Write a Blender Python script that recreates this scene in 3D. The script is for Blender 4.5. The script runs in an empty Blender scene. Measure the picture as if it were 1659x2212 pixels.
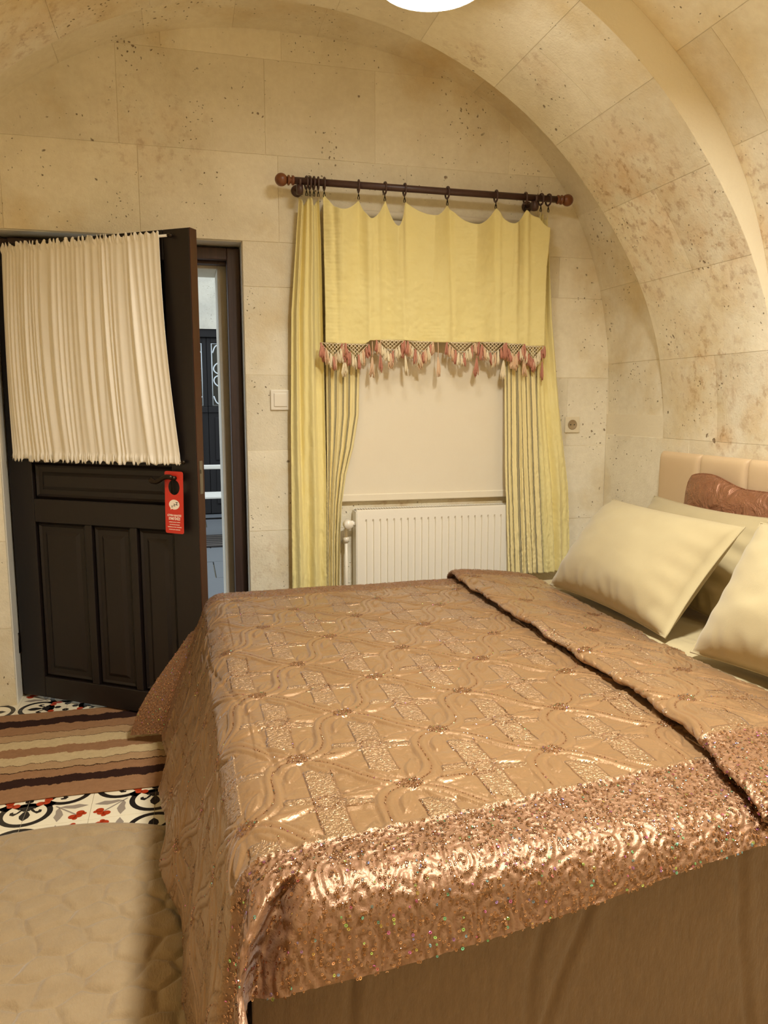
import bpy, bmesh, math, random
import numpy as np
from mathutils import Vector, Matrix

# ------------------------------------------------------------------ camera, world, exposure
sc = bpy.context.scene
C = sc.collection
cd = bpy.data.cameras.new('camera'); cam = bpy.data.objects.new('camera', cd); C.objects.link(cam)
cam.location = (0, 0, 1.30)
cam.rotation_euler = (math.radians(90 - 8.0), 0, math.radians(-14.5))
cd.sensor_fit = 'HORIZONTAL'; cd.sensor_width = 36.0; cd.lens = 36.0 * 1660 / 1659
cd.clip_start = 0.02; cd.clip_end = 100
sc.camera = cam
w = bpy.data.worlds.new('world'); sc.world = w; w.use_nodes = True
w.node_tree.nodes['Background'].inputs[0].default_value = (0.78, 0.88, 1.0, 1)
w.node_tree.nodes['Background'].inputs[1].default_value = 0.68
vs = sc.view_settings
vs.view_transform = 'Standard'; vs.look = 'None'; vs.gamma = 1.0; vs.use_curve_mapping = False
vs.exposure = 1.45
sc.cycles.max_bounces = 10; sc.cycles.diffuse_bounces = 6; sc.cycles.sample_clamp_indirect = 6.0
LAMP_COL = (1.0, 1.0, 0.95)
LAMP_STRENGTH = (9.0, 190.0)      # under the arch, over the entrance side

R = math.radians
rng = np.random.default_rng(7)
random.seed(7)
def ss(a, b, x):
    t = np.clip((np.asarray(x, float) - a) / (b - a), 0, 1); return t * t * (3 - 2 * t)
def lin(h):
    h = h.lstrip('#'); v = [int(h[i:i + 2], 16) / 255 for i in (0, 2, 4)]
    return tuple(c / 12.92 if c <= .04045 else ((c + .055) / 1.055) ** 2.4 for c in v) + (1.0,)
_tabs = {}
def vnoise(x, y, seed=0):
    """smooth 2-D value noise in -1..1"""
    if seed not in _tabs: _tabs[seed] = np.random.default_rng(1000 + seed).uniform(-1, 1, (256, 256))
    T = _tabs[seed]; x = np.asarray(x, float); y = np.asarray(y, float)
    xi = np.floor(x).astype(int); yi = np.floor(y).astype(int); fx = x - xi; fy = y - yi
    fx = fx * fx * (3 - 2 * fx); fy = fy * fy * (3 - 2 * fy)
    a = T[xi & 255, yi & 255]; b = T[(xi + 1) & 255, yi & 255]; c = T[xi & 255, (yi + 1) & 255]; d = T[(xi + 1) & 255, (yi + 1) & 255]
    return (a * (1 - fx) + b * fx) * (1 - fy) + (c * (1 - fx) + d * fx) * fy
def fnoise(x, y, seed=0, oct=3):
    s = 0; a = 1.0
    for i in range(oct): s = s + a * vnoise(np.asarray(x) * 2 ** i, np.asarray(y) * 2 ** i, seed + i); a *= .5
    return s

# ------------------------------------------------------------------ materials
class NT:
    def __init__(s, name):
        s.m = bpy.data.materials.new(name); s.m.use_nodes = True
        s.t = s.m.node_tree; s.b = s.t.nodes['Principled BSDF']
    def n(s, typ, **kw):
        nd = s.t.nodes.new(typ)
        for k, v in kw.items():
            if k.startswith('i_'):
                key = k[2:]; key = int(key) if key.isdigit() else key.replace('_', ' ')
                nd.inputs[key].default_value = v
            else: setattr(nd, k, v)
        return nd
    def l(s, a, b): s.t.links.new(a, b)
    def math(s, op, a, b=None, c=None, clamp=False):
        nd = s.n('ShaderNodeMath', operation=op, use_clamp=clamp)
        for i, v in enumerate((a, b, c)):
            if v is None: continue
            if isinstance(v, (int, float)): nd.inputs[i].default_value = v
            else: s.l(v, nd.inputs[i])
        return nd.outputs[0]
    def mix(s, f, a, b, mode='MIX'):
        nd = s.n('ShaderNodeMix', data_type='RGBA', blend_type=mode)
        for i, v in ((0, f), (6, a), (7, b)):
            if isinstance(v, (int, float)): nd.inputs[i].default_value = v
            elif isinstance(v, tuple): nd.inputs[i].default_value = v
            else: s.l(v, nd.inputs[i])
        return nd.outputs[2]
    def ramp(s, f, stops, interp='LINEAR'):
        nd = s.n('ShaderNodeValToRGB'); e = nd.color_ramp.elements; nd.color_ramp.interpolation = interp
        while len(e) < len(stops): e.new(0.5)
        for i, (p, c) in enumerate(stops):
            e[i].position = p; e[i].color = c if len(c) == 4 else tuple(c) + (1,)
        s.l(f, nd.inputs[0]); return nd.outputs[0]
    def noise(s, scale, detail=3, rough=.55, vec=None, out=0, dist=0):
        nd = s.n('ShaderNodeTexNoise', i_Scale=scale, i_Detail=detail, i_Roughness=rough, i_Distortion=dist)
        if vec is not None: s.l(vec, nd.inputs['Vector'])
        return nd.outputs[out]
    def pos(s): return s.n('ShaderNodeNewGeometry').outputs['Position']
    def objc(s): return s.n('ShaderNodeTexCoord').outputs['Object']
    def uv(s): return s.n('ShaderNodeTexCoord').outputs['UV']
    def bump(s, h, strength=.5, dist=.01):
        nd = s.n('ShaderNodeBump'); nd.inputs['Strength'].default_value = strength; nd.inputs['Distance'].default_value = dist
        s.l(h, nd.inputs['Height']); s.l(nd.outputs[0], s.b.inputs['Normal']); return nd
    def set(s, **kw):
        for k, v in kw.items():
            k = k.replace('_', ' ')
            if isinstance(v, (int, float, tuple)): s.b.inputs[k].default_value = v
            else: s.l(v, s.b.inputs[k])
        return s

def plain(name, col, rough=.5, metal=0.0, bump=None, **kw):
    a = NT(name); a.set(Base_Color=lin(col) if isinstance(col, str) else col, Roughness=rough, Metallic=metal, **kw)
    if bump: a.bump(a.noise(bump[0], 3, vec=a.objc()), bump[1], bump[2])
    return a.m

def stone_mat(name, cream='#f6edd6', ochre='#dcc187', grey='#e9dfc6', stains=(), ochre_amt=1.0):
    a = NT(name); p = a.pos()
    oi = a.n('ShaderNodeObjectInfo').outputs['Random']
    n1 = a.noise(1.6, 5, .62, p); n2 = a.noise(3.2, 5, .6, p, dist=.3); n3 = a.noise(38, 3, .6, p)
    col = a.mix(a.ramp(n2, [(.42, (0, 0, 0)), (.68, (1, 1, 1))]), lin(cream), lin(grey))
    col = a.mix(a.math('MULTIPLY', a.ramp(n1, [(.5, (0, 0, 0)), (.72, (1, 1, 1))]), .75 * ochre_amt), col, lin(ochre))
    # per-block tone
    col = a.mix(1.0, col, a.ramp(oi, [(0, (.90, .89, .87)), (.5, (.97, .97, .97)), (1, (1.03, 1.03, 1.02))]), 'MULTIPLY')
    col = a.mix(.22, col, a.ramp(n3, [(.3, (.80, .74, .62)), (.7, (1.1, 1.1, 1.06))]), 'MULTIPLY')
    # pits
    warp = a.n('ShaderNodeVectorMath', operation='ADD'); a.l(p, warp.inputs[0])
    wn = a.n('ShaderNodeTexNoise', i_Scale=30.0, i_Detail=2.0); a.l(p, wn.inputs['Vector'])
    sc_ = a.n('ShaderNodeVectorMath', operation='SCALE'); a.l(wn.outputs['Color'], sc_.inputs[0]); sc_.inputs['Scale'].default_value = .03
    a.l(sc_.outputs[0], warp.inputs[1])
    v = a.n('ShaderNodeTexVoronoi', i_Scale=17.0); a.l(warp.outputs[0], v.inputs['Vector'])
    clus = a.noise(2.3, 4, .65, p)
    thr = a.math('MULTIPLY', a.ramp(clus, [(.44, (0, 0, 0)), (.72, (1, 1, 1))]), .20)
    pit = a.math('MULTIPLY', a.math('SUBTRACT', thr, v.outputs['Distance']), 14.0, clamp=True)
    v2 = a.n('ShaderNodeTexVoronoi', i_Scale=46.0); a.l(warp.outputs[0], v2.inputs['Vector'])
    clus2 = a.noise(3.7, 4, .65, p)
    thr2 = a.math('MULTIPLY', a.ramp(clus2, [(.42, (0, 0, 0)), (.70, (1, 1, 1))]), .26)
    pit2 = a.math('MULTIPLY', a.math('SUBTRACT', thr2, v2.outputs['Distance']), 12.0, clamp=True)
    pit = a.math('MAXIMUM', pit, pit2)
    # rust stains with a place of their own
    if stains:
        tot = None
        for (cx, cy, cz, rad, amt) in stains:
            d = a.n('ShaderNodeVectorMath', operation='DISTANCE'); a.l(p, d.inputs[0]); d.inputs[1].default_value = (cx, cy, cz)
            m = a.math('MULTIPLY', a.math('SUBTRACT', 1.0, a.math('DIVIDE', d.outputs['Value'], rad), clamp=True), amt)
            tot = m if tot is None else a.math('MAXIMUM', tot, m)
        rn = a.noise(26, 4, .65, p); rn2 = a.noise(7, 4, .6, p)
        spot = a.math('MULTIPLY', a.ramp(rn, [(.52, (0, 0, 0)), (.66, (1, 1, 1))]), a.math('POWER', tot, .6))
        halo = a.math('MULTIPLY', a.ramp(rn2, [(.38, (0, 0, 0)), (.65, (1, 1, 1))]), tot)
        col = a.mix(a.math('MULTIPLY', halo, .55, clamp=True), col, lin('#cf9a48'))
        col = a.mix(a.math('MULTIPLY', spot, .62, clamp=True), col, lin('#9a6420'))
    col = a.mix(a.math('MULTIPLY', pit, .72), col, lin('#6b4a22'))
    a.set(Base_Color=col, Roughness=.92, Specular_IOR_Level=.15)
    h = a.math('SUBTRACT', a.math('MULTIPLY', a.noise(120, 4, .65, p), .35), pit)
    h = a.math('ADD', h, a.math('MULTIPLY', n2, .6))
    a.bump(h, .8, .008)
    return a.m

STAINS = [(1.72, 2.75, 2.1, .38, 1.0), (1.95, 2.45, 1.95, .35, 1.0), (1.88, 2.95, 1.85, .22, .7), (2.05, 2.72, 1.45, .28, .8),
          (2.06, 2.62, 1.17, .10, 1.0), (2.06, 2.3, 1.25, .28, 1.0), (1.1, 2.95, 2.62, .12, .6), (1.3, 2.75, 2.5, .12, .5),
          (0.95, 3.5, .80, .12, .7), (1.3, 3.5, .81, .15, .7), (.36, 3.5, .55, .16, .5), (-.1, 3.5, 2.4, .3, .35), (-.5, 2.9, 2.45, .4, .45)]
M = {}
M['stone'] = stone_mat('tuff_stone', stains=STAINS)
M['mortar'] = plain('mortar', '#ece0c4', .95, bump=(90, .4, .004))
def plaster():
    a = NT('white_plaster'); p = a.pos()
    a.set(Base_Color=a.mix(a.noise(6, 4, .6, p), lin('#d9d2c0'), lin('#f0ebdd')), Roughness=.9); a.bump(a.noise(40, 4, .6, p), .4, .006); return a.m
M['plaster'] = plaster()
def darkwood(name, c1, c2, rough):
    a = NT(name); o = a.objc()
    mp = a.n('ShaderNodeMapping'); mp.inputs['Scale'].default_value = (14, 14, 1.2); a.l(o, mp.inputs[0])
    n = a.noise(3.0, 5, .6, mp.outputs[0], dist=1.2)
    a.set(Base_Color=a.mix(n, lin(c1), lin(c2)), Roughness=rough, Coat_Weight=.10, Coat_Roughness=.3); a.bump(n, .12, .003); return a.m
M['door_wood'] = darkwood('dark_stained_wood', '#0e0604', '#190c07', .5)
M['edge_wood'] = darkwood('reddish_edge_wood', '#321508', '#4c2611', .42)
M['frame_wood'] = darkwood('weathered_frame_wood', '#2b1a14', '#5a4238', .5)
M['rod_wood'] = darkwood('rod_wood', '#3f2a26', '#553a33', .42)
M['finial_wood'] = darkwood('finial_wood', '#6e3f24', '#84502e', .35)
M['yard_wood'] = plain('yard_door_wood', '#0d0806', .75)
M['iron'] = plain('black_iron', '#16130f', .5, .7)
M['steel'] = plain('brushed_steel', '#8f8a82', .3, .95)
M['bronze'] = plain('dark_bronze', '#3a3128', .38, .9)
M['white_plastic'] = plain('white_plastic', '#f2ead8', .3)
M['socket_plastic'] = plain('beige_plastic', '#e6d9ba', .35)
M['socket_ring'] = plain('socket_ring', '#a58f6c', .4)
M['black'] = plain('black_hole', '#0c0a08', .6)
M['enamel'] = plain('white_enamel', '#f4eddc', .28)
M['enamel_dark'] = plain('radiator_inside', '#a89f8c', .6)
M['glass'] = plain('dark_glass', '#0a1012', .06, 0, Specular_IOR_Level=.8)

def fabric(name, c1, c2, rough=.85, weave=900, wstr=.2, sheen=.2, crinkle=None):
    a = NT(name); uv = a.uv(); p = a.objc()
    col = a.mix(a.noise(9, 4, .6, p), lin(c1), lin(c2))
    a.set(Base_Color=col, Roughness=rough, Specular_IOR_Level=.2, Sheen_Weight=sheen, Sheen_Roughness=.5)
    h = a.noise(weave, 2, .5, p)
    if crinkle: h = a.math('ADD', a.math('MULTIPLY', h, .25), a.noise(crinkle, 3, .6, p))
    a.bump(h, wstr, .003); return a.m
M['yellow'] = fabric('yellow_cotton', '#efe2a4', '#e8d892', crinkle=70, wstr=.35)
M['white_satin'] = fabric('cream_satin', '#fcf7ec', '#f8efdd', .45, sheen=.1, wstr=.1)
M['blind'] = fabric('white_blind_cloth', '#ece2ca', '#e8dcc2', .7, weave=500, wstr=.1)
M['linen'] = fabric('beige_linen', '#b0a079', '#a79670', .85, wstr=.25)
def shaded_sheet_mat():
    a = NT('shaded_sheet'); p = a.pos()  # same beige sheet as the top, shade of the bed side put into its colour
    mp = a.n('ShaderNodeMapping'); mp.inputs['Scale'].default_value = (1, 1, .35); a.l(p, mp.inputs[0])
    n = a.noise(60, 5, .7, mp.outputs[0])
    a.set(Base_Color=a.mix(n, lin('#6a523a'), lin('#87694a')), Roughness=.9, Sheen_Weight=.2); a.bump(n, .7, .006); return a.m
M['sheet'] = shaded_sheet_mat()
M['leather'] = fabric('cream_leather', '#d2b690', '#caae86', .38, weave=400, wstr=.1, sheen=0)
def striped():
    a = NT('striped_cotton'); u = a.uv(); sx = a.n('ShaderNodeSeparateXYZ'); a.l(u, sx.inputs[0])
    f = a.math('FRACT', a.math('MULTIPLY', sx.outputs[0], 1.0))
    st = a.ramp(f, [(0, (0, 0, 0)), (.30, (1, 1, 1)), (.40, (0, 0, 0)), (.44, (1, 1, 1)), (.58, (0, 0, 0))], 'CONSTANT')
    g = a.noise(700, 2, .6, a.objc())
    grey = a.mix(a.ramp(g, [(.4, (0, 0, 0)), (.6, (1, 1, 1))]), lin('#8d8263'), lin('#6f6a5c'))
    a.set(Base_Color=a.mix(st, lin('#ecdca2'), grey), Roughness=.88, Specular_IOR_Level=.2)
    a.bump(a.math('ADD', a.math('MULTIPLY', g, .2), a.noise(60, 3, .6, a.objc())), .3, .003); return a.m
M['striped'] = striped()
M['yarn_cream'] = plain('cream_yarn', '#f0e0bc', .9, bump=(900, .6, .002))
M['yarn_pink'] = plain('rose_yarn', '#c98a72', .9, bump=(900, .6, .002))
M['yarn_peach'] = plain('peach_yarn', '#e6c29c', .9, bump=(900, .6, .002))
M['red_card'] = plain('red_card', '#d23322', .32)
M['card_white'] = plain('card_print_white', '#fff1e0', .4)
M['card_black'] = plain('card_print_black', '#241a14', .4)
M['tile_white'] = plain('cement_tile_white', '#ece0c2', .35, bump=(60, .08, .002))
M['tile_black'] = plain('cement_tile_black', '#1f1a18', .38)
M['tile_red'] = plain('cement_tile_red', '#b03a18', .38)
M['tile_grey'] = plain('cement_tile_grey', '#9a8c7c', .38)
M['grout'] = plain('grout', '#cdbf9d', .8)
def rug_mat():
    a = NT('striped_kilim'); p = a.pos(); s = a.n('ShaderNodeSeparateXYZ'); a.l(p, s.inputs[0])
    mp = a.n('ShaderNodeMapping'); mp.inputs['Scale'].default_value = (1, .25, 1); a.l(p, mp.inputs[0])
    wob = a.math('MULTIPLY', a.math('SUBTRACT', a.noise(20, 4, .65, mp.outputs[0]), .5), .062)
    y = a.math('ADD', s.outputs[1], wob)
    f = a.math('DIVIDE', a.math('SUBTRACT', y, 2.59), .90)
    tan, drk, lt, cr, gap = lin('#966f4e'), lin('#331f18'), lin('#ab8a64'), lin('#c2aa80'), lin('#402818')
    st = [(2.50, tan), (2.688, drk), (2.745, tan), (2.806, gap), (2.812, lt), (2.866, gap), (2.871, cr), (2.935, tan), (3.005, cr), (3.076, gap), (3.080, lt),
          (3.142, gap), (3.147, tan), (3.222, drk), (3.29, tan)]
    col = a.ramp(f, [(max(0, (v - 2.59) / .90), c) for v, c in st], 'CONSTANT')
    mott = a.noise(60, 3, .6, p)
    col = a.mix(.5, col, a.ramp(mott, [(.3, (.8, .78, .75)), (.7, (1.1, 1.1, 1.1))]), 'MULTIPLY')
    a.set(Base_Color=col, Roughness=.95, Specular_IOR_Level=.1)
    a.bump(a.math('ADD', a.noise(350, 2, .6, p), a.math('MULTIPLY', wob, 20.0)), .5, .004); return a.m
M['kilim'] = rug_mat()
def pebble_mat():
    a = NT('beige_rug_cotton'); p = a.pos()
    n = a.noise(14, 4, .6, p)
    mp = a.n('ShaderNodeMapping'); mp.inputs['Scale'].default_value = (1, .3, 1); mp.inputs['Rotation'].default_value = (0, 0, .6); a.l(p, mp.inputs[0])
    f = a.noise(220, 3, .6, mp.outputs[0])
    a.set(Base_Color=a.mix(n, lin('#927a59'), lin('#aa9370')), Roughness=.95, Specular_IOR_Level=.1, Sheen_Weight=.3)
    a.bump(a.math('ADD', f, n), .45, .004); return a.m
M['pebble'] = pebble_mat()
def satin_mat():
    a = NT('embroidered_satin'); uv = a.uv()
    at = lambda n: a.n('ShaderNodeAttribute', attribute_name=n).outputs['Fac']
    st, pk, bd = at('stitch'), at('pucker'), at('border')
    mp = a.n('ShaderNodeMapping'); mp.inputs['Scale'].default_value = (1, 1.5, 1); a.l(uv, mp.inputs[0])
    big = a.noise(5, 3, .5, uv)
    col = a.mix(big, lin('#94714c'), lin('#a17d56'))
    col = a.mix(bd, col, lin('#8f6a4a'))
    col = a.mix(a.math('MULTIPLY', st, .45), col, lin('#7d482a'))
    a.set(Base_Color=col, Roughness=a.math('ADD', .27, a.math('MULTIPLY', bd, .16)), Metallic=.40, Specular_IOR_Level=.6, Sheen_Weight=.12, Sheen_Roughness=.4)
    puck = a.n('ShaderNodeTexNoise', i_Scale=120.0, i_Detail=2.0, i_Roughness=.5, i_Distortion=.6); a.l(mp.outputs[0], puck.inputs['Vector'])
    wr = a.noise(28, 3, .6, uv, dist=.8)
    h = a.math('MULTIPLY', puck.outputs[0], a.math('ADD', .06, pk))
    h = a.math('ADD', h, a.math('MULTIPLY', wr, .35))
    h = a.math('ADD', h, a.math('MULTIPLY', a.noise(1100, 1, .5, uv), .03))
    a.bump(h, .95, .006); return a.m
M['satin'] = satin_mat()
def sequin_mat():
    a = NT('sequins'); c = a.n('ShaderNodeAttribute', attribute_name='tint').outputs['Color']
    a.set(Base_Color=c, Metallic=1.0, Roughness=.12); return a.m
M['sequin'] = sequin_mat()
M['satin_plain'] = None
def satin_plain():
    a = NT('rose_satin'); p = a.objc()
    wr = a.noise(16, 4, .6, p, dist=1.2)
    a.set(Base_Color=a.mix(wr, lin('#8c5c40'), lin('#9f6f50')), Roughness=.32, Metallic=.35); a.bump(wr, .8, .02); return a.m
M['satin_plain'] = satin_plain()
def lamp_mat(k):
    a = NT('lit_opal_glass'); a.set(Base_Color=(1, .95, .88, 1), Roughness=.3, Emission_Color=LAMP_COL + (1,), Emission_Strength=LAMP_STRENGTH[k]); return a.m
M['lamp0'] = lamp_mat(0); M['lamp1'] = lamp_mat(1)
M['court_stone'] = stone_mat('courtyard_stone', '#cfc9b8', '#b9ae93', '#bdb8aa', ochre_amt=.5)
M['slab'] = plain('grey_slab', '#66696a', .7, bump=(30, .3, .004))
M['pale_wood'] = plain('pale_painted_wood', '#d8d4c8', .5)
M['white_iron'] = plain('white_painted_iron', '#d5dcdc', .45)
M['mat_dark'] = plain('dark_mat', '#2a2420', .9)
M['mat_light'] = plain('light_mat_stripe', '#7d746a', .9)

# ------------------------------------------------------------------ mesh helpers
def link(o): C.objects.link(o); return o
def mk(name, verts, faces, mats, parent=None, smooth=False, mi=None, uv=None, tuck=None):
    me = bpy.data.meshes.new(name)
    verts = np.asarray(verts, float)
    if isinstance(faces, np.ndarray):
        nf, k = faces.shape
        me.vertices.add(len(verts)); me.vertices.foreach_set('co', verts.ravel())
        me.loops.add(nf * k); me.loops.foreach_set('vertex_index', faces.ravel().astype(np.int32))
        me.polygons.add(nf); me.polygons.foreach_set('loop_start', np.arange(0, nf * k, k, dtype=np.int32))
        me.update(calc_edges=True)
    else:
        me.from_pydata([tuple(v) for v in verts], [], [tuple(int(i) for i in f) for f in faces]); me.update()
    for m in (mats if isinstance(mats, (list, tuple)) else [mats]): me.materials.append(m)
    n = len(me.polygons)
    if smooth is True: me.polygons.foreach_set('use_smooth', np.ones(n, bool))
    elif smooth is not False: me.polygons.foreach_set('use_smooth', np.asarray(smooth, bool))
    if mi is not None: me.polygons.foreach_set('material_index', np.asarray(mi, np.int32))
    if uv is not None:
        l = me.uv_layers.new(name='UVMap'); li = np.empty(len(me.loops), np.int32); me.loops.foreach_get('vertex_index', li)
        l.data.foreach_set('uv', np.asarray(uv, np.float32)[li].ravel())
    o = link(bpy.data.objects.new(name, me))
    if parent is not None: adopt(o, parent)
    return o
def mat_of(p):
    m = Matrix.LocRotScale(p.location, p.rotation_euler, p.scale)
    return (mat_of(p.parent) @ p.matrix_parent_inverse @ m) if p.parent else m
def adopt(o, p):
    o.parent = p            # mesh coordinates are the parent's local ones unless world() is used
    return o
def world(o):
    """o's mesh is in world coordinates: keep it there below its parent"""
    o.matrix_parent_inverse = mat_of(o.parent).inverted(); return o
def grid_faces(nu, nv, closed_u=False):
    iu = np.arange(nu if closed_u else nu - 1); iv = np.arange(nv - 1)
    a, b = np.meshgrid(iu, iv, indexing='ij'); a2 = (a + 1) % nu
    return np.stack([a * nv + b, a2 * nv + b, a2 * nv + b + 1, a * nv + b + 1], -1).reshape(-1, 4)
class MB:
    """collects simple solids into one mesh"""
    def __init__(s): s.v = []; s.f = []; s.s = []; s.m = []
    def add(s, v, f, smooth=False, m=0):
        o = len(s.v); s.v += [tuple(p) for p in v]; s.f += [tuple(int(i) + o for i in q) for q in f]; s.s += [smooth] * len(f); s.m += [m] * len(f); return s
    def box(s, x0, x1, y0, y1, z0, z1, m=0, b=0.0):
        if b:
            bm = bmesh.new(); bmesh.ops.create_cube(bm, size=1)
            for v in bm.verts: v.co = ((x0 + x1) / 2 + v.co.x * (x1 - x0), (y0 + y1) / 2 + v.co.y * (y1 - y0), (z0 + z1) / 2 + v.co.z * (z1 - z0))
            bmesh.ops.bevel(bm, geom=bm.edges[:], offset=b, segments=2, affect='EDGES', profile=.5)
            bm.verts.index_update(); s.add([v.co[:] for v in bm.verts], [[v.index for v in f.verts] for f in bm.faces], False, m); bm.free(); return s
        v = [(x, y, z) for z in (z0, z1) for y in (y0, y1) for x in (x0, x1)]
        return s.add(v, [(0, 2, 3, 1), (4, 5, 7, 6), (0, 1, 5, 4), (2, 6, 7, 3), (0, 4, 6, 2), (1, 3, 7, 5)], False, m)
    def tube(s, pts, r, n=10, cap=True, m=0, closed=False):
        P = [Vector(p) for p in pts]; k = len(P); rr = r if isinstance(r, (list, tuple, np.ndarray)) else [r] * k
        vs_, up = [], None
        for i, p in enumerate(P):
            a = P[(i - 1) % k] if (closed or i > 0) else p; b = P[(i + 1) % k] if (closed or i < k - 1) else p
            t = (b - a).normalized()
            if up is None:
                up = Vector((0, 0, 1)) if abs(t.z) < .9 else Vector((1, 0, 0))
            x = t.cross(up).normalized(); up = x.cross(t).normalized()
            for j in range(n):
                an = 2 * math.pi * j / n; vs_.append(p + (x * math.cos(an) + up * math.sin(an)) * rr[i])
        f = []
        for i in range(k if closed else k - 1):
            for j in range(n):
                i2 = (i + 1) % k; f.append((i * n + j, i * n + (j + 1) % n, i2 * n + (j + 1) % n, i2 * n + j))
        if cap and not closed: f += [tuple(range(n))[::-1], tuple((k - 1) * n + j for j in range(n))]
        return s.add(vs_, f, True, m)
    def lathe(s, prof, axis='z', at=(0, 0, 0), n=24, m=0, smooth=True):
        vs_ = []; f = []
        for (r, h) in prof:
            for j in range(n):
                an = 2 * math.pi * j / n; a, b = r * math.cos(an), r * math.sin(an)
                q = {'z': (a, b, h), 'x': (h, a, b), 'y': (b, h, a)}[axis]; vs_.append((q[0] + at[0], q[1] + at[1], q[2] + at[2]))
        for i in range(len(prof) - 1):
            for j in range(n): f.append((i * n + j, i * n + (j + 1) % n, (i + 1) * n + (j + 1) % n, (i + 1) * n + j))
        return s.add(vs_, f, smooth, m)
    def build(s, name, mats, parent=None):
        return mk(name, s.v, s.f, mats, parent, smooth=s.s, mi=s.m)
def thing(name, label, cat, loc=(0, 0, 0), rotz=0.0, group=None):
    o = link(bpy.data.objects.new(name, None)); o.empty_display_size = .1
    o.location = loc; o.rotation_euler = (0, 0, rotz); return tag(o, label, cat, group)
def tag(o, label, cat=None, group=None, kind=None):
    o['label'] = label
    if cat: o['category'] = cat
    if group: o['group'] = group
    if kind: o['kind'] = kind
    return o
def struct(o): o['kind'] = 'structure'; return o
def solid(o, t=.0015, off=0.0):
    m = o.modifiers.new('thickness', 'SOLIDIFY'); m.thickness = t; m.offset = off; return o

# ------------------------------------------------------------------ the room
CX, CZ, R0 = 0.43, 1.15, 1.60
XR, XL, YB, YN = CX + 1.635, CX - 1.635, 3.50, -1.60
NEAR, RIB, REC = .115, 0.0, .10
def prof(th, extra):
    """vault radius at angle th above the right springing; the arch stands proud of the vault in front and of the niche behind"""
    d = np.degrees(np.minimum(th, np.pi - th))
    if extra == REC:
        n = np.where(np.asarray(th) < np.pi / 2, 2.5, 2.15)
        return ((np.abs(np.cos(th)) / 1.645) ** n + (np.abs(np.sin(th)) / 1.71) ** n) ** (-1 / n)
    return R0 + .035 * (1 - ss(12, 42, d)) + extra * ss(8, 42, d)
SECT = [(YN, 2.34, NEAR), (2.34, 3.02, RIB), (3.02, YB, REC)]

fl = MB(); fl.box(XL - .3, XR + .3, YN - .3, 3.95, -.12, -.004)
floor = struct(fl.build('floor', M['grout']))
# tile: quarter medallion at the (0,0) corner, trefoil at the far corner
def tile_mesh():
    T = .1988; h = .002
    b = MB(); b.box(0, T, 0, T, -.0035, 0, 0)
    def poly(pts, z, m): b.add([(min(max(x, 0), T), min(max(y, 0), T), z) for x, y in pts], [tuple(range(len(pts)))], False, m)
    def arc(cx, cy, r, a0, a1, n=16, sy=1.0): return [(cx + r * math.cos(R(a0 + (a1 - a0) * i / n)), cy + sy * r * math.sin(R(a0 + (a1 - a0) * i / n))) for i in range(n + 1)]
    sw = lambda pts: [(y, x) for x, y in pts][::-1]
    both = lambda pts, z, m: (poly(pts, z, m), poly(sw(pts), z, m))
    both(arc(.112, 0, .082, 0, 180), .0002, 1); poly([(0, 0), (.11, 0), (.078, .078), (0, .11)], .0002, 1)
    both(arc(.112, 0, .064, 0, 180), .0004, 0); poly([(0, 0), (.10, 0), (.058, .058), (0, .10)], .0004, 0)
    # half fleur-de-lis on each edge
    both([(.095, 0), (.105, .008), (.125, .016), (.142, .013), (.158, 0)], .0006, 1)
    both([(.068, 0), (.072, .024), (.085, .027), (.084, .012), (.098, .010), (.098, 0)], .0006, 1)
    both([(.090, .010), (.105, .020), (.120, .034), (.112, .047), (.098, .047), (.094, .038), (.104, .036), (.103, .028), (.088, .020)], .0006, 1)
    both([(.02, 0), (.028, .012), (.042, .012), (.05, 0)], .0006, 1)
    # red trefoil inside and heart at the far corner
    for (x, y, r) in [(.036, .058, .013), (.058, .036, .013), (.054, .054, .012)]: poly(arc(x, y, r, 0, 360, 14)[:-1], .0006, 2)
    for (x, y, r) in [(.148, .170, .013), (.170, .148, .013), (.166, .166, .012), (.156, .182, .008), (.182, .156, .008)]: poly(arc(x, y, r, 0, 360, 14)[:-1], .0006, 2)
    poly([(.086, .090), (.090, .086), (.160, .156), (.156, .160)], .0004, 3)
    both([(.100, .100), (.112, .128), (.118, .150), (.112, .172), (.104, .190), (.098, .176), (.090, .160), (.094, .140), (.092, .118)], .0004, 3)
    return b
tb = tile_mesh(); t0 = tb.build('tile', [M['tile_white'], M['tile_black'], M['tile_red'], M['tile_grey']], floor)
tme = t0.data; first = True
for i in range(-4, 4):
    for j in range(-6, 7):
        x0, y0 = -.536 + .2 * i, 2.63 + .2 * j
        if y0 > 3.55: continue
        o = t0 if first else t0.copy()
        if not first: link(o); o.parent = floor
        first = False
        fx, fy = i % 2 == 1, j % 2 == 1         # which corner holds the medallion
        k = {(False, False): 0, (True, False): 1, (True, True): 2, (False, True): 3}[(fx, fy)]
        cx, cy = x0 + .1, y0 + .1
        o.rotation_euler = (0, 0, k * math.pi / 2)
        off = Matrix.Rotation(k * math.pi / 2, 3, 'Z') @ Vector((.0994, .0994, 0))
        o.location = (cx - off.x, cy - off.y, 0.0)

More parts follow.
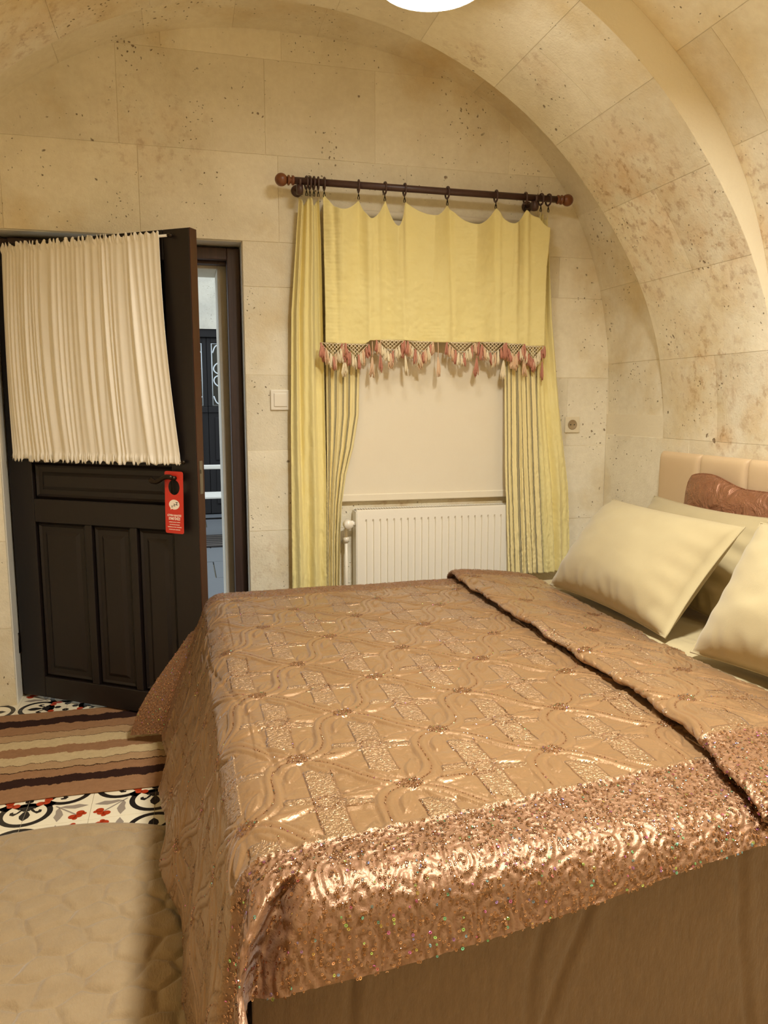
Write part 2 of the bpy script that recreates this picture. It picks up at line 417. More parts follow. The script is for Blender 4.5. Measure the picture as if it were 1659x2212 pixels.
# vault: mortar shell + stone blocks
sh_v, sh_f = [], []
NT_ = 72
for (y0, y1, ex) in SECT:
    th = np.linspace(0, np.pi, NT_ + 1); rin = prof(th, ex) + .0018; rout = np.full_like(th, 2.05)
    base = len(sh_v)
    for r_ in (rin, rout):
        for y in (y0, y1):
            for t, r in zip(th, r_): sh_v.append((CX + r * math.cos(t), y, CZ + r * math.sin(t)))
    n = NT_ + 1
    for i in range(NT_):
        a, b, c, d = base + i, base + n + i, base + 2 * n + i, base + 3 * n + i
        sh_f += [(a, b, b + 1, a + 1), (c, c + 1, d + 1, d), (a, a + 1, c + 1, c), (b, d, d + 1, b + 1)]
    sh_f += [(base, base + 2 * n, base + 3 * n, base + n), (base + NT_, base + n + NT_, base + 3 * n + NT_, base + 2 * n + NT_)]
ceiling = struct(mk('ceiling', sh_v, sh_f, M['mortar']))
def vault_block(t0_, t1_, y0, y1, ex, depth=.04, g=.0007):
    nt = 7; th = np.linspace(t0_ + g / 1.6, t1_ - g / 1.6, nt); r = prof(th, ex)
    y0 += g; y1 -= g; v = []; f = []
    pt = lambda rr, t, y: (CX + rr * math.cos(t), y, CZ + rr * math.sin(t))
    c = .003  # worn arris
    ys = (y0, y0 + c, y1 - c, y1)
    for t, rr in zip(th, r):
        for k, y in enumerate(ys): v.append(pt(rr + (.0006 if k in (0, 3) else 0), t, y))
    for i in range(nt - 1):
        for k in range(3): f.append((i * 4 + k, i * 4 + k + 1, i * 4 + k + 5, i * 4 + k + 4))
    sm = [True] * len(f); b = len(v)
    for t, rr in zip(th, r): v += [pt(rr + .0006, t, y0), pt(rr + .0006, t, y1), pt(rr + depth, t, y0), pt(rr + depth, t, y1)]
    for i in range(nt - 1):
        q = b + i * 4; f += [(q, q + 4, q + 6, q + 2), (q + 1, q + 3, q + 7, q + 5)]; sm += [False, False]
    q = b + (nt - 1) * 4
    f += [(b, b + 2, b + 3, b + 1), (q, q + 1, q + 3, q + 2)]; sm += [False, False]
    mk('stone_block', v, f, M['stone'], ceiling, smooth=sm)
for (y0, y1, ex), (nth, dep) in zip(SECT, ((15, .04), (15, .135), (15, .04))):
    ths = np.linspace(0, np.pi, nth + 1)
    for i in range(nth):
        if ex == NEAR: cuts = [-1.6, -.9, -.2] + [.45 + .5 * k + (.22 if i % 2 else 0) for k in range(4)] + [2.34]; cuts = [c for c in cuts if c < 2.25] + [2.34]
        elif ex == RIB: cuts = [2.34, 3.02] if i % 2 else [2.34, 2.66, 3.02]
        else: cuts = [3.02, 3.502]
        for a, b in zip(cuts[:-1], cuts[1:]): vault_block(ths[i], ths[i + 1], a, b, ex, dep)

# walls
def courses(u0, u1, z0, z1, hz, lu, seed, holes=()):
    rr = random.Random(seed); z = z0; k = 0; out = []
    while z < z1 - .01:
        zz = min(z + hz * rr.uniform(.92, 1.08), z1)
        if z1 - zz < .12: zz = z1
        for (h0, h1, ht) in holes:
            if abs(zz - ht) < .17 or (z < ht < zz): zz = ht
        us = [u0]; u = u0 + lu * (rr.uniform(.35, .6) if k % 2 else rr.uniform(.85, 1.1))
        while u < u1 - .15: us.append(u); u += lu * rr.uniform(.8, 1.2)
        us.append(u1)
        segs = list(zip(us[:-1], us[1:]))
        for (h0, h1, ht) in holes:
            if z < ht - .01:
                s2 = []
                for a, b in segs:
                    if b <= h0 or a >= h1: s2.append((a, b))
                    else:
                        if a < h0: s2.append((a, h0))
                        if b > h1: s2.append((h1, b))
                segs = [(a, b) for a, b in s2 if b - a > .02]
        out += [(a, b, z, zz) for a, b in segs]; z = zz; k += 1
    return out
DX0, DX1, DZ = -.748, .271, 2.00
wb = MB()
wb.box(XL - .3, DX0, YB + .0022, 3.95, 0, 3.4); wb.box(DX1, XR + .3, YB + .0022, 3.95, 0, 3.4); wb.box(DX0, DX1, YB + .0022, 3.95, DZ, 3.4)
wall_back = struct(wb.build('wall_back', M['mortar']))
def face_block(name, parent, a, b, z0, z1, plane, axis, g=.0007, dep=.03):
    m = MB(); jig = random.uniform(-.0006, .0006)
    if axis == 'y': m.box(a + g, b - g, plane + jig, plane + dep, z0 + g, z1 - g, b=.0012)
    else: m.box(plane + jig, plane + dep, a + g, b - g, z0 + g, z1 - g, b=.0012)
    return m.build(name, M['stone'], parent)
for a, b, z0, z1 in courses(XL, XR, 0, 2.95, .36, .56, 3, holes=[(DX0, DX1, DZ)]):
    o = face_block('stone_block', wall_back, a, b, z0, z1, YB, 'y', dep=.012)
# plaster lining of the doorway
pl = MB(); pl.box(DX1 - .004, DX1 + .02, YB + .012, 3.96, 0, DZ, b=.003); pl.build('plaster_reveal', M['plaster'], wall_back)
pl = MB(); pl.box(DX0 - .02, DX0 + .004, YB + .012, 3.96, 0, DZ, b=.003); pl.build('plaster_reveal', M['plaster'], wall_back)
pl = MB(); pl.box(DX0, DX1, YB + .012, 3.96, DZ - .004, DZ + .02, b=.003); pl.build('plaster_reveal', M['plaster'], wall_back)
pl = MB(); pl.box(.170, DX1 - .002, 3.705, 3.96, 0, DZ, b=.004); pl.build('plaster_reveal', M['plaster'], wall_back)
pl = MB(); pl.box(DX0 + .004, .170, 3.705, 3.96, 1.910, DZ - .004, b=.004); pl.build('plaster_reveal', M['plaster'], wall_back)
wr = MB(); wr.box(XR + .0022, XR + .35, YN - .3, 3.503, 0, CZ + .1)
wall_right = struct(wr.build('wall_right', M['mortar']))
for a, b, z0, z1 in courses(.3, YB, 0, CZ, .385, .6, 11):
    face_block('stone_block', wall_right, a, b, z0, z1, XR, 'x')
m_ = MB(); m_.box(XR, XR + .03, YN, .298, 0, CZ); m_.build('stone_block', M['stone'], wall_right)
wl = MB(); wl.box(XL - .35, XL, YN - .3, 3.503, 0, CZ + .1); struct(wl.build('wall_left', M['stone']))
wf = MB(); wf.box(XL - .35, XR + .35, YN - .35, YN, 0, 3.4); struct(wf.build('wall_front', M['stone']))

# ------------------------------------------------------------------ door frame and door leaf
FY0, FY1 = 3.60, 3.70
trim = struct(link(bpy.data.objects.new('trim_1', None))); trim.location = (-.24, 3.6, 0)
for nm, bx in (('jamb', (DX1 - .006 - .056, DX1 - .006, FY0, FY1, 0, 1.985)), ('jamb', (DX0 + .006, DX0 + .062, FY0 + .02, FY1, 0, 1.985)), ('head', (DX0 + .062, DX1 - .062, FY0, FY1, 1.935, 1.985))):
    m_ = MB(); m_.box(*bx, b=.004); world(m_.build(nm, M['frame_wood'], trim))
for nm, bx in (('door_stop', (DX0 + .062, DX1 - .062, FY0 + .045, FY1, 1.922, 1.935)),):
    m_ = MB(); m_.box(*bx, b=.003); world(m_.build(nm, M['frame_wood'], trim))

HX, HY = -.737, 3.596
DANG = math.atan2(-.561, .828)
door = struct(link(bpy.data.objects.new('door_1', None))); door.location = (HX, HY, 0); door.rotation_euler = (0, 0, DANG)
tag(door, 'dark brown panelled wooden door standing ajar', kind='structure')
W, TH, Z0, Z1 = .945, .045, .014, 1.952
def dpart(name, x0, x1, z0, z1, y0=0.0, y1=TH, mat='door_wood', b=.0035, parent=None):
    m = MB(); m.box(x0, x1, y0, y1, z0, z1, b=b); return m.build(name, M[mat], parent or door)
dpart('stile', 0, .125, Z0, Z1); dpart('stile', .825, W - .0035, Z0, Z1)
dpart('edge_strip', W - .004, W, Z0, Z1, .001, TH, 'edge_wood', .001)
dpart('rail', .125, .825, 1.84, Z1); dpart('rail', .125, .825, 1.055, 1.13); dpart('rail', .125, .825, .80, .90); dpart('rail', .125, .825, Z0, .11)
dpart('muntin', .385, .420, .11, .80); dpart('muntin', .612, .645, .11, .80)
def raised_panel(x0, x1, z0, z1):
    # bevelled field with a moulded border
    v = []; f = []
    rings = [(0, .018), (.012, .010), (.020, .017), (.040, .017), (.055, .008)]
    for d, y in rings: v += [(x0 + d, y, z0 + d), (x1 - d, y, z0 + d), (x1 - d, y, z1 - d), (x0 + d, y, z1 - d)]
    for i in range(len(rings) - 1):
        for k in range(4): f.append((i * 4 + k, i * 4 + (k + 1) % 4, i * 4 + 4 + (k + 1) % 4, i * 4 + 4 + k))
    q = (len(rings) - 1) * 4; f.append((q, q + 1, q + 2, q + 3))
    b = len(v); v += [(x0, .034, z0), (x1, .034, z0), (x1, .034, z1), (x0, .034, z1)]
    f.append((b + 3, b + 2, b + 1, b))
    for k in range(4): f.append((k, b + k, b + (k + 1) % 4, (k + 1) % 4))
    return mk('panel', v, f, M['door_wood'], door)
raised_panel(.125, .825, .90, 1.055)
raised_panel(.125, .385, .11, .80); raised_panel(.420, .612, .11, .80); raised_panel(.645, .825, .11, .80)
m_ = MB(); m_.box(.125, .825, .020, .026, 1.13, 1.84); m_.build('pane', M['glass'], door)
# lever handle: rosette, neck and waved lever
hd = MB(); hd.lathe([(0, -.001), (.021, -.001), (.021, .007), (.014, .009), (0, .009)][::-1], 'y', (.862, -.009, 1.015), 20)
handle = hd.build('handle', M['bronze'], door)
lv = MB(); lv.tube([(.862, -.008, 1.015), (.862, -.035, 1.015), (.860, -.048, 1.016)], [.008, .008, .009], 10)
pts = []; rad = []
prof_l = [(.860, 1.016, .0090), (.848, 1.020, .0098), (.832, 1.020, .0100), (.815, 1.014, .0095), (.800, 1.004, .0088), (.786, .998, .0088), (.772, 1.000, .0105), (.762, 1.006, .0120), (.756, 1.008, .007)]
for x, z, r in prof_l: pts.append((x, -.048, z)); rad.append(r)
lv.tube(pts, rad, 12); lv.build('lever', M['bronze'], handle)
m_ = MB(); m_.lathe([(0, 0), (.006, 0), (.006, .004), (0, .004)][::-1], 'y', (.862, -.004, .93), 12); m_.build('keyhole_cover', M['bronze'], door)
m_ = MB(); m_.box(W, W + .0012, .012, .033, .95, 1.08); m_.box(W, W + .004, .018, .027, 1.03, 1.045); m_.build('lock_plate', M['steel'], door)
for z in (.25, 1.70):
    m_ = MB(); m_.tube([(-.008, -.004, z - .045), (-.008, -.004, z + .045)], .007, 10); m_.build('hinge', M['bronze'], door)

# gathered curtain on the door
ln_door = Matrix.Translation((HX, HY, 0)) @ Matrix.Rotation(DANG, 4, 'Z')
dc = thing('door_curtain', 'cream gathered net curtain stretched between two thin rods on the dark door', 'curtain', (HX, HY, 0), DANG)
nu, nv = 330, 120
u, v = np.meshgrid(np.linspace(0, 1, nu), np.linspace(0, 1, nv), indexing='ij')
zt, zb = 1.940, 1.066
z = zb + (zt - zb) * v
xl = .051 + .012 * v; xr = .883 - (.883 - .826) * v
uw = u + .006 * np.sin(u * 41 + 1 * v) * np.sin(np.pi * u)
x = xl + (xr - xl) * uw + .004 * np.sin(v * 3 + u * 9)
dens = 1.0 - .55 * ss(.72, .97, u)
ph = 2 * np.pi * (30 * u + 1.3 * vnoise(u * 8, v * .35, 4) + .25 * vnoise(u * 18, v * .8, 5))
fold = .5 + .5 * np.sin(ph); fold = fold ** 1.5
fold2 = .5 + .5 * np.sin(2 * np.pi * (12 * u + .9 * vnoise(u * 6, v * .3, 6)))
amp = (.0075 + .006 * vnoise(u * 12, v * .3, 7)) * dens * (.55 + .45 * np.sin(np.pi * np.clip(v, .03, .97)))
y = -.020 - amp * fold - .010 * fold2 * dens * np.sin(np.pi * v) ** .6 - .012 * np.sin(np.pi * v)
ruf = np.maximum(ss(.965, .985, v), ss(.045, .02, v)) * dens
y -= ruf * .007 * np.abs(np.sin(u * 230 + 5 * vnoise(u * 40, v * 3, 8)))
z = z + (ss(.93, 1, v) * .010 - ss(.06, 0, v) * .008) * np.sin(u * 190 + 4 * vnoise(u * 30, v, 9)) * dens
cl = mk('cloth', np.stack([x, y, z], -1).reshape(-1, 3), grid_faces(nu, nv), M['white_satin'], dc, True, uv=np.stack([u, v], -1).reshape(-1, 2)); solid(cl, .001)
for z_, xa, xb in ((1.925, .040, .872), (1.076, .040, .893)):
    m_ = MB(); m_.tube([(xa, -.016, z_), (xb, -.016, z_)], .005, 10); rd = m_.build('rod', M['white_plastic'], dc)
    for xx in (xa + .004, xb - .004):
        k_ = MB(); k_.tube([(xx, 0, z_), (xx, -.016, z_)], .0035, 8); k_.lathe([(0, -.010), (.0075, -.008), (.0075, .008), (0, .010)][::-1], 'x', (xx, -.016, z_), 12); k_.build('bracket', M['bronze'], rd)

# red door hanger
hang = thing('door_hanger', 'red do-not-disturb card hanging from the dark door handle', 'door hanger', (HX, HY, 0), DANG)
def curve_mesh(splines, ext):
    cu = bpy.data.curves.new('tmp', 'CURVE'); cu.dimensions = '2D'; cu.fill_mode = 'BOTH'; cu.extrude = ext
    for pts in splines:
        s = cu.splines.new('POLY'); s.points.add(len(pts) - 1); s.use_cyclic_u = True
        for p, q in zip(s.points, pts): p.co = (q[0], q[1], 0, 1)
    o = bpy.data.objects.new('tmp', cu); C.objects.link(o); dg = bpy.context.evaluated_depsgraph_get()
    me = bpy.data.meshes.new_from_object(o.evaluated_get(dg)); C.objects.unlink(o); bpy.data.objects.remove(o); return me
def text_mesh(txt, size, ext=.00015, bold=0.0):
    cu = bpy.data.curves.new('tmp', 'FONT'); cu.body = txt; cu.size = size; cu.align_x = 'CENTER'; cu.extrude = ext; cu.offset = bold; cu.resolution_u = 3
    o = bpy.data.objects.new('tmp', cu); C.objects.link(o); dg = bpy.context.evaluated_depsgraph_get()
    me = bpy.data.meshes.new_from_object(o.evaluated_get(dg)); C.objects.unlink(o); bpy.data.objects.remove(o); return me
def rrect(w_, h_, r, n=6):
    out = []
    for sx, sy, a0 in ((1, 1, 0), (-1, 1, 90), (-1, -1, 180), (1, -1, 270)):
        for i in range(n + 1):
            a = R(a0 + 90 * i / n); out.append((sx * (w_ / 2 - r) + r * math.cos(a), sy * (h_ / 2 - r) + r * math.sin(a)))
    return out
CW, CH = .084, .245
hole = [(.009, .105)] + [(.026 * math.cos(R(a)), .062 + .030 * math.sin(R(a))) for a in range(68, -249, -12)] + [(-.009, .105)]
hole = [(x_, y_ - 0.002) for x_, y_ in hole]
FR = Matrix.Translation((.853, -.030, .918)) @ Matrix.Rotation(R(90), 4, 'X') @ Matrix.Rotation(R(-1.2), 4, 'Z')
def card(me, name, mat, dx=0, dy=0, lift=0.0, parent=None):
    me.transform(FR @ Matrix.Translation((dx, dy, lift))); me.materials.clear(); me.materials.append(mat)
    o = link(bpy.data.objects.new(name, me)); o.parent = parent or hang; return o
cardo = card(curve_mesh([rrect(CW, CH, .008), hole], .0005), 'card', M['red_card'])
bub = [(.024 * math.cos(R(a)), .0195 * math.sin(R(a))) for a in range(-118, 228, 10)]
bub = bub + [(-.0165, -.0215)]
bubble = card(curve_mesh([bub], .0001), 'speech_bubble', M['card_white'], 0, -.008, .0007)
for t_, s_, dx, dy in (('Z', .009, -.010, -.019), ('Z', .012, .0005, -.0135), ('Z', .016, .0115, -.009)):
    card(text_mesh(t_, s_, .0001, .0004), 'letter', M['card_black'], dx, dy, .0011, bubble)
def fit_text(t_, width, h_, y_, bold=.0003, name='lettering'):
    me = text_mesh(t_, h_, .0001, bold); co = np.empty(len(me.vertices) * 3); me.vertices.foreach_get('co', co); co = co.reshape(-1, 3)
    w0 = co[:, 0].max() - co[:, 0].min(); mid = (co[:, 0].max() + co[:, 0].min()) / 2
    co[:, 0] = (co[:, 0] - mid) * width / w0; me.vertices.foreach_set('co', co.ravel()); return card(me, name, M['card_white'], 0, y_, .0007)
fit_text('LÜTFEN RAHATSIZ', .064, .0105, -.0545); fit_text('ETMEYİNİZ!', .052, .0140, -.0685, .0005)
# four lines of print too small to read
for y_, words in ((-.0800, (17, 15, 16)), (-.0900, (6, 18, 18)), (-.0995, (17, 5, 5, 8, 21)), (-.1095, (28, 22))):
    tot = sum(words) + 1.6 * (len(words) - 1); x_ = -tot / 2; m = MB()
    for wl_ in words:
        k = 0.0
        while k < wl_ - .4:                     # letter-like strokes
            m.box((x_ + k) * .001, (x_ + k + 1.05) * .001, -.0021, random.choice((.0006, .0002, .0010)), 0, .0002); k += 1.35
        m.box(x_ * .001, (x_ + wl_) * .001, -.0012, -.0003, 0, .0002); x_ += wl_ + 1.6
    o = m.build('lettering', M['card_white']); me = o.data; C.objects.unlink(o); bpy.data.objects.remove(o); card(me, 'lettering', M['card_white'], 0, y_ + .003, .0006)

# ------------------------------------------------------------------ ceiling lamp
def ceiling_lamp(loc, stem, label, rad=.170, mat='lamp0', rim=0.0):
    """flat round fitting: opaque rim, shallow lit glass facing down"""
    lamp = thing('ceiling_lamp', label, 'ceiling lamp', loc, 0, 'ceiling lamps')
    m = MB(); m.lathe([(0, stem), (.05, stem), (.05, .060), (rad - .02, .056), (rad, .046), (rad + .004, .012 - rim), (rad + .002, .000 - rim), (rad - .004, -.002 - rim), (rad - .006, .010), (0, .010)], 'z', n=40); m.build('base_plate', M['white_plastic'], lamp)
    bowl = [((rad - .005) * math.cos(R(a)) if a < 90 else 0, .004 - (.030 if rim == 0 else .008) * math.sin(R(a))) for a in range(0, 91, 6)]
    m = MB(); m.lathe(bowl[::-1], 'z', n=48); m.build('glass_bowl', M[mat], lamp)
ceiling_lamp((.790, 2.46, 2.585), .135, 'round white glass ceiling lamp lit under the stone arch')
ceiling_lamp((.86, 1.15, 2.690), .125, 'round white glass ceiling lamp overhead, between the arch and the entrance side', .150, 'lamp1', .065)

# ------------------------------------------------------------------ curtain rod, rings, curtains
RY, RZ = 3.415, 2.240
rod = thing('curtain_rod', 'dark brown wooden curtain rod with ball finials above the window', 'curtain rod', (.45, RY, RZ))
m_ = MB(); m_.tube([(.49, RY, RZ), (1.71, RY, RZ)], .0150, 16); world(m_.build('pole', M['rod_wood'], rod))
for x0, s_ in ((.49, -1), (1.71, 1)):
    pr = [(.0, -.001), (.016, 0), (.020, .004), (.020, .010), (.013, .014), (.013, .018), (.021, .022), (.021, .028), (.012, .033)]
    ball = [(.027 * math.sin(R(a)), .056 - .027 * math.cos(R(a))) for a in range(27, 181, 11)]
    p2 = [(r, x0 + s_ * h) for r, h in pr + ball]
    m_ = MB(); m_.lathe(p2 if s_ < 0 else p2[::-1], 'x', (0, RY, RZ), 20); world(m_.build('finial', M['finial_wood'], rod))
for x0 in (.512, 1.600):
    m_ = MB(); m_.tube([(x0, YB, RZ - .02), (x0, RY + .01, RZ - .022), (x0, RY, RZ - .022)], .009, 10); m_.lathe([(0, 3.499), (.026, 3.499), (.024, 3.49), (0, 3.49)], 'y', (x0, 0, RZ - .02), 18)
    m_.tube([(x0, RY + .024 * math.cos(R(a)), RZ + .024 * math.sin(R(a))) for a in range(170, 371, 20)], .006, 8); m_.lathe([(0, -.012), (.022, -.012), (.024, 0), (.022, .012), (0, .012)], 'x', (x0, RY, RZ - .035), 16)
    world(m_.build('bracket', M['rod_wood'], rod))
def ring_thing(x0, label, tilt=0.0):
    t = thing('curtain_ring', label, 'curtain ring', (x0, RY, RZ - .0045), 0, 'rings on the curtain rod')
    t.rotation_euler = (0, 0, tilt)
    m = MB(); m.tube([(0, .0245 * math.cos(R(a)), .0245 * math.sin(R(a))) for a in range(0, 360, 18)], .0042, 8, closed=True); m.build('ring', M['rod_wood'], t)
    c = MB(); c.tube([(0, 0.003 * math.cos(R(a)), -.031 + .0045 * math.sin(R(a))) for a in range(0, 360, 40)], .0012, 6, closed=True)
    c.tube([(-.001, 0, -.035), (-.004, 0, -.048), (-.003, -.001, -.055)], .0018, 6); c.tube([(.001, 0, -.035), (.004, 0, -.048), (.003, .001, -.055)], .0018, 6); c.build('clip', M['iron'], t); return t
ORD = ['first', 'second', 'third', 'fourth', 'fifth', 'sixth', 'seventh', 'eighth', 'ninth', 'tenth', 'eleventh', 'twelfth', 'thirteenth']
RX = [.541, .556, .573, .592, .618, .769, .887, .977, 1.176, 1.409, 1.554, 1.632, 1.670]
for i, x0 in enumerate(RX):
    where = 'bunched at the door end' if i < 4 else ('bunched at the bed end' if i > 10 else 'holding the yellow valance')
    ring_thing(x0, f'brown wooden curtain ring with black clip, {where}, {ORD[i]} from the door', random.uniform(-.12, .12))

def interp(z, tab): t = np.array(tab); return np.interp(z, t[:, 0], t[:, 1])
def curtain(name, label, L, Rr, zt, zb, y0, nf, amp, mat, seed, nx=120, nz=220, crink=.0022, top=None, uvk=None, hemc=.004, lean=0.0):
    u, v = np.meshgrid(np.linspace(0, 1, nx), np.linspace(0, 1, nz), indexing='ij')
    zz = zb + (zt - zb) * v
    xl, xr = interp(zz, L), interp(zz, Rr)
    x = xl + (xr - xl) * (u + .02 * np.sin(u * nf * 4 + 3 * v) * np.sin(np.pi * u))
    a = amp * (1.0 + .25 * vnoise(u * nf, v * 2, seed))
    y = y0 - a * np.sin(2 * np.pi * (nf * u + .35 * vnoise(u * 3, v * 1.3, seed + 1))) - .4 * a * np.sin(2 * np.pi * nf * 2.3 * u + seed + 2 * v)
    y = y - lean * (1 - v)
    low = .35 + .65 * ss(.75, .05, v)
    y = y + crink * low * (np.sin(zz * 260 + 5 * vnoise(u * 6, v * 30, seed + 2)) * vnoise(u * 14, v * 26, seed + 3) + 1.2 * fnoise(u * 16, v * 44, seed + 4, 2))
    edge = np.maximum(ss(.10, 0, u), ss(.90, 1, u))
    y = y + hemc * edge * low * .5 * np.sin(zz * 300 + 3 * vnoise(u, v * 40, seed + 5))
    if top is not None: zz = zz + top(u, v)
    t = thing(name, label, 'curtain', (float(np.mean(x)), y0, 0))
    k = uvk if uvk else (1.0, 1.0)
    o = mk('cloth', np.stack([x, y, zz], -1).reshape(-1, 3), grid_faces(nx, nz), mat, t, True, uv=np.stack([u * k[0], v * k[1]], -1).reshape(-1, 2)); world(o); solid(o, .0012)
    return t
# outer yellow curtains
topA = lambda u, v: -.028 * ss(.9, 1, v) * (.5 - .5 * np.cos(2 * np.pi * 2.0 * u))
curtain('window_curtain', 'long crinkled yellow curtain hanging next to the light switch', [(.15, .452), (.47, .456), (1.2, .462), (1.7, .473), (2.17, .512)], [(.15, .612), (.9, .618), (1.5, .612), (2.0, .606), (2.17, .600)],
        2.182, .20, 3.442, 2.0, .013, M['yellow'], 20, top=topA)
curtain('window_curtain', 'long crinkled yellow curtain hanging beside the pillows and wall socket', [(.47, 1.690), (.8, 1.668), (1.3, 1.640), (1.7, 1.630), (2.16, 1.632)], [(.47, 1.842), (.65, 1.838), (.9, 1.825), (1.3, 1.762), (1.7, 1.712), (2.16, 1.678)],
        2.180, .475, 3.435, 1.7, .011, M['yellow'], 30, top=topA, lean=.03)
# striped inner curtains
curtain('striped_curtain', 'narrow grey striped yellow curtain pulled back at the radiator valve', [(.15, .615), (1.0, .622), (2.1, .625)], [(.15, .668), (.70, .680), (.84, .690), (.98, .712), (1.1, .745), (1.25, .772), (1.5, .778), (2.1, .785)],
        2.05, .16, 3.440, 3.0, .008, M['striped'], 40, uvk=(5.0, 1), hemc=.002)
curtain('striped_curtain', 'grey striped yellow curtain hanging straight over the radiator end', [(.47, 1.492), (1.0, 1.475), (1.5, 1.472), (2.1, 1.47)], [(.47, 1.682), (1.0, 1.652), (1.5, 1.628), (2.1, 1.622)],
        2.05, .480, 3.448, 3.5, .006, M['striped'], 50, uvk=(6.5, 1), hemc=.002, lean=.072)
# valance
val = thing('valance_curtain', 'short yellow valance with knotted rose and cream tassel fringe', 'valance', (1.13, 3.37, 1.57))
px = np.array([.618, .690, .769, .818, .887, .937, .977, 1.104, 1.176, 1.302, 1.409, 1.481, 1.554, 1.615, 1.662])
pz = np.array([2.190, 2.128, 2.178, 2.098, 2.182, 2.070, 2.182, 2.125, 2.182, 2.098, 2.182, 2.112, 2.182, 2.150, 2.105])
pf = np.array([1, -1, 1, -1, 1, -1, 1, -1, 1, -1, 1, -1, 1, 0, -1.0])
nu, nv = 300, 110
u, v = np.meshgrid(np.linspace(0, 1, nu), np.linspace(0, 1, nv), indexing='ij')
x = .612 + (1.655 - .612) * u + .010 * ss(.6, 1, v) * u
def smooth_interp(xq, xp, fp):
    i = np.clip(np.searchsorted(xp, xq) - 1, 0, len(xp) - 2); t = np.clip((xq - xp[i]) / (xp[i + 1] - xp[i]), 0, 1)
    # pointed at the clips, round in the sags
    up = fp[i + 1] > fp[i]; tt = np.where(up, t ** 1.75, 1 - (1 - t) ** 1.75); return fp[i] + (fp[i + 1] - fp[i]) * tt
ztop = smooth_interp(x, px, pz)
hem = 1.572 + .008 * ss(.80, .81, x) * ss(1.55, 1.54, x) - .006 * ss(.80, .79, x) + .003 * np.sin(x * 15)
zz = hem + (ztop - hem) * v
side = np.interp(x, px, pf)
y = 3.392 + .020 * side * ss(.15, 1, v) - .008 * (1 - v) * np.sin(2 * np.pi * (x - .61) / .17)
for c_ in (.655, .80, .845, .96, 1.19, 1.42, 1.50, 1.56):       # soft creases falling from the clips
    y += .012 * np.exp(-((x - c_ - .012 * (1 - v)) / .012) ** 2) * (.4 + .6 * v) * (1 if int(c_ * 100) % 2 else -1)
y += .0016 * fnoise(x * 40, zz * 60, 60, 2) + .007 * fnoise(x * 10, zz * 3.5, 63, 2) + .0008 * np.sin(zz * 420) * ss(-.1, .6, vnoise(x * 8, zz * 2, 66))
o = mk('cloth', np.stack([x, y, zz], -1).reshape(-1, 3), grid_faces(nu, nv), M['yellow'], val, True, uv=np.stack([u, v], -1).reshape(-1, 2)); world(o); solid(o, .0012)
yfr = 3.388
# knotted net triangles + tassels
def hemz(x_): return float(np.interp(x_, x[:, 0], hem[:, 0]))
def tassel_mesh(L, wdt, seed, mat):
    rr = random.Random(seed); m = MB()
    for i in range(12):
        a = rr.uniform(-1, 1); b = rr.uniform(-.8, .8); l = L * rr.uniform(.78, 1.08)
        m.tube([(a * wdt * .25, b * .003, 0), (a * wdt * .6 + rr.uniform(-.002, .002), b * .006, -l * .4), (a * wdt + rr.uniform(-.003, .003), b * .008, -l * .75), (a * wdt * .9 + rr.uniform(-.004, .004), b * .008, -l)], [.0018, .0029, .0028, .0014], 5)
    m.tube([(0, 0, .003), (0, 0, -.004)], .0035, 6)
    o = m.build('tassel', mat, None); me = o.data; C.objects.unlink(o); bpy.data.objects.remove(o); return me
TS = {}
for mi_, mn in enumerate(('yarn_cream', 'yarn_pink', 'yarn_peach')):
    for k in range(3):
        TS[(mn, k)] = tassel_mesh(.058, .0100, 10 * mi_ + k, M[mn]); TS[(mn, 'long', k)] = tassel_mesh(.085, .0115, 100 + 10 * mi_ + k, M[mn])
def put_tassel(me, x_, z_, rot=0.0, sc_=1.0, y_=yfr):
    o = link(bpy.data.objects.new('tassel', me)); o.parent = val; o.matrix_parent_inverse = Matrix.Translation(val.location).inverted()
    o.location = (x_, y_, z_); o.rotation_euler = (random.uniform(-.1, .1), rot, random.uniform(-3, 3)); o.scale = (sc_, 1, sc_); return o
net_c = [(.645, .055), (.745, .060), (.905, .065), (1.045, .060), (1.24, .068), (1.395, .066), (1.505, .050), (1.60, .055)]
for ci, (cx, hw) in enumerate(net_c):
    m = MB(); n = 7; H = .058
    z0 = hemz(cx) - .001
    for k in range(n + 1):
        s_ = -hw + 2 * hw * k / n
        for d in (1, -1):       # slanting cords, clipped to the hanging triangle
            pts = []
            for q in np.linspace(0, 1, 7):
                xx = s_ + d * q * hw; zz_ = -q * H
                if abs(xx) <= hw * (1 + zz_ / H) + .001: pts.append((cx + xx, yfr + .0008 * d, z0 + zz_))
            if len(pts) > 1: m.tube(pts, .0017, 5)
    m.tube([(cx - hw, yfr, z0), (cx + hw, yfr, z0)], .0018, 6)
    world(m.build('fringe_net', M['yarn_cream'], val))
    for k in range(11):
        q = -1 + 2 * k / 10; xx = cx + q * hw; zz_ = z0 - H * (1 - abs(q)) - .002
        mn = random.choice(['yarn_cream', 'yarn_cream', 'yarn_peach', 'yarn_pink']) if abs(q) < .75 else random.choice(['yarn_pink', 'yarn_pink', 'yarn_peach'])
        put_tassel(TS[(mn, k % 3)], xx, zz_, random.uniform(-.12, .12), random.uniform(.8, 1.15), yfr - random.uniform(0, .006))
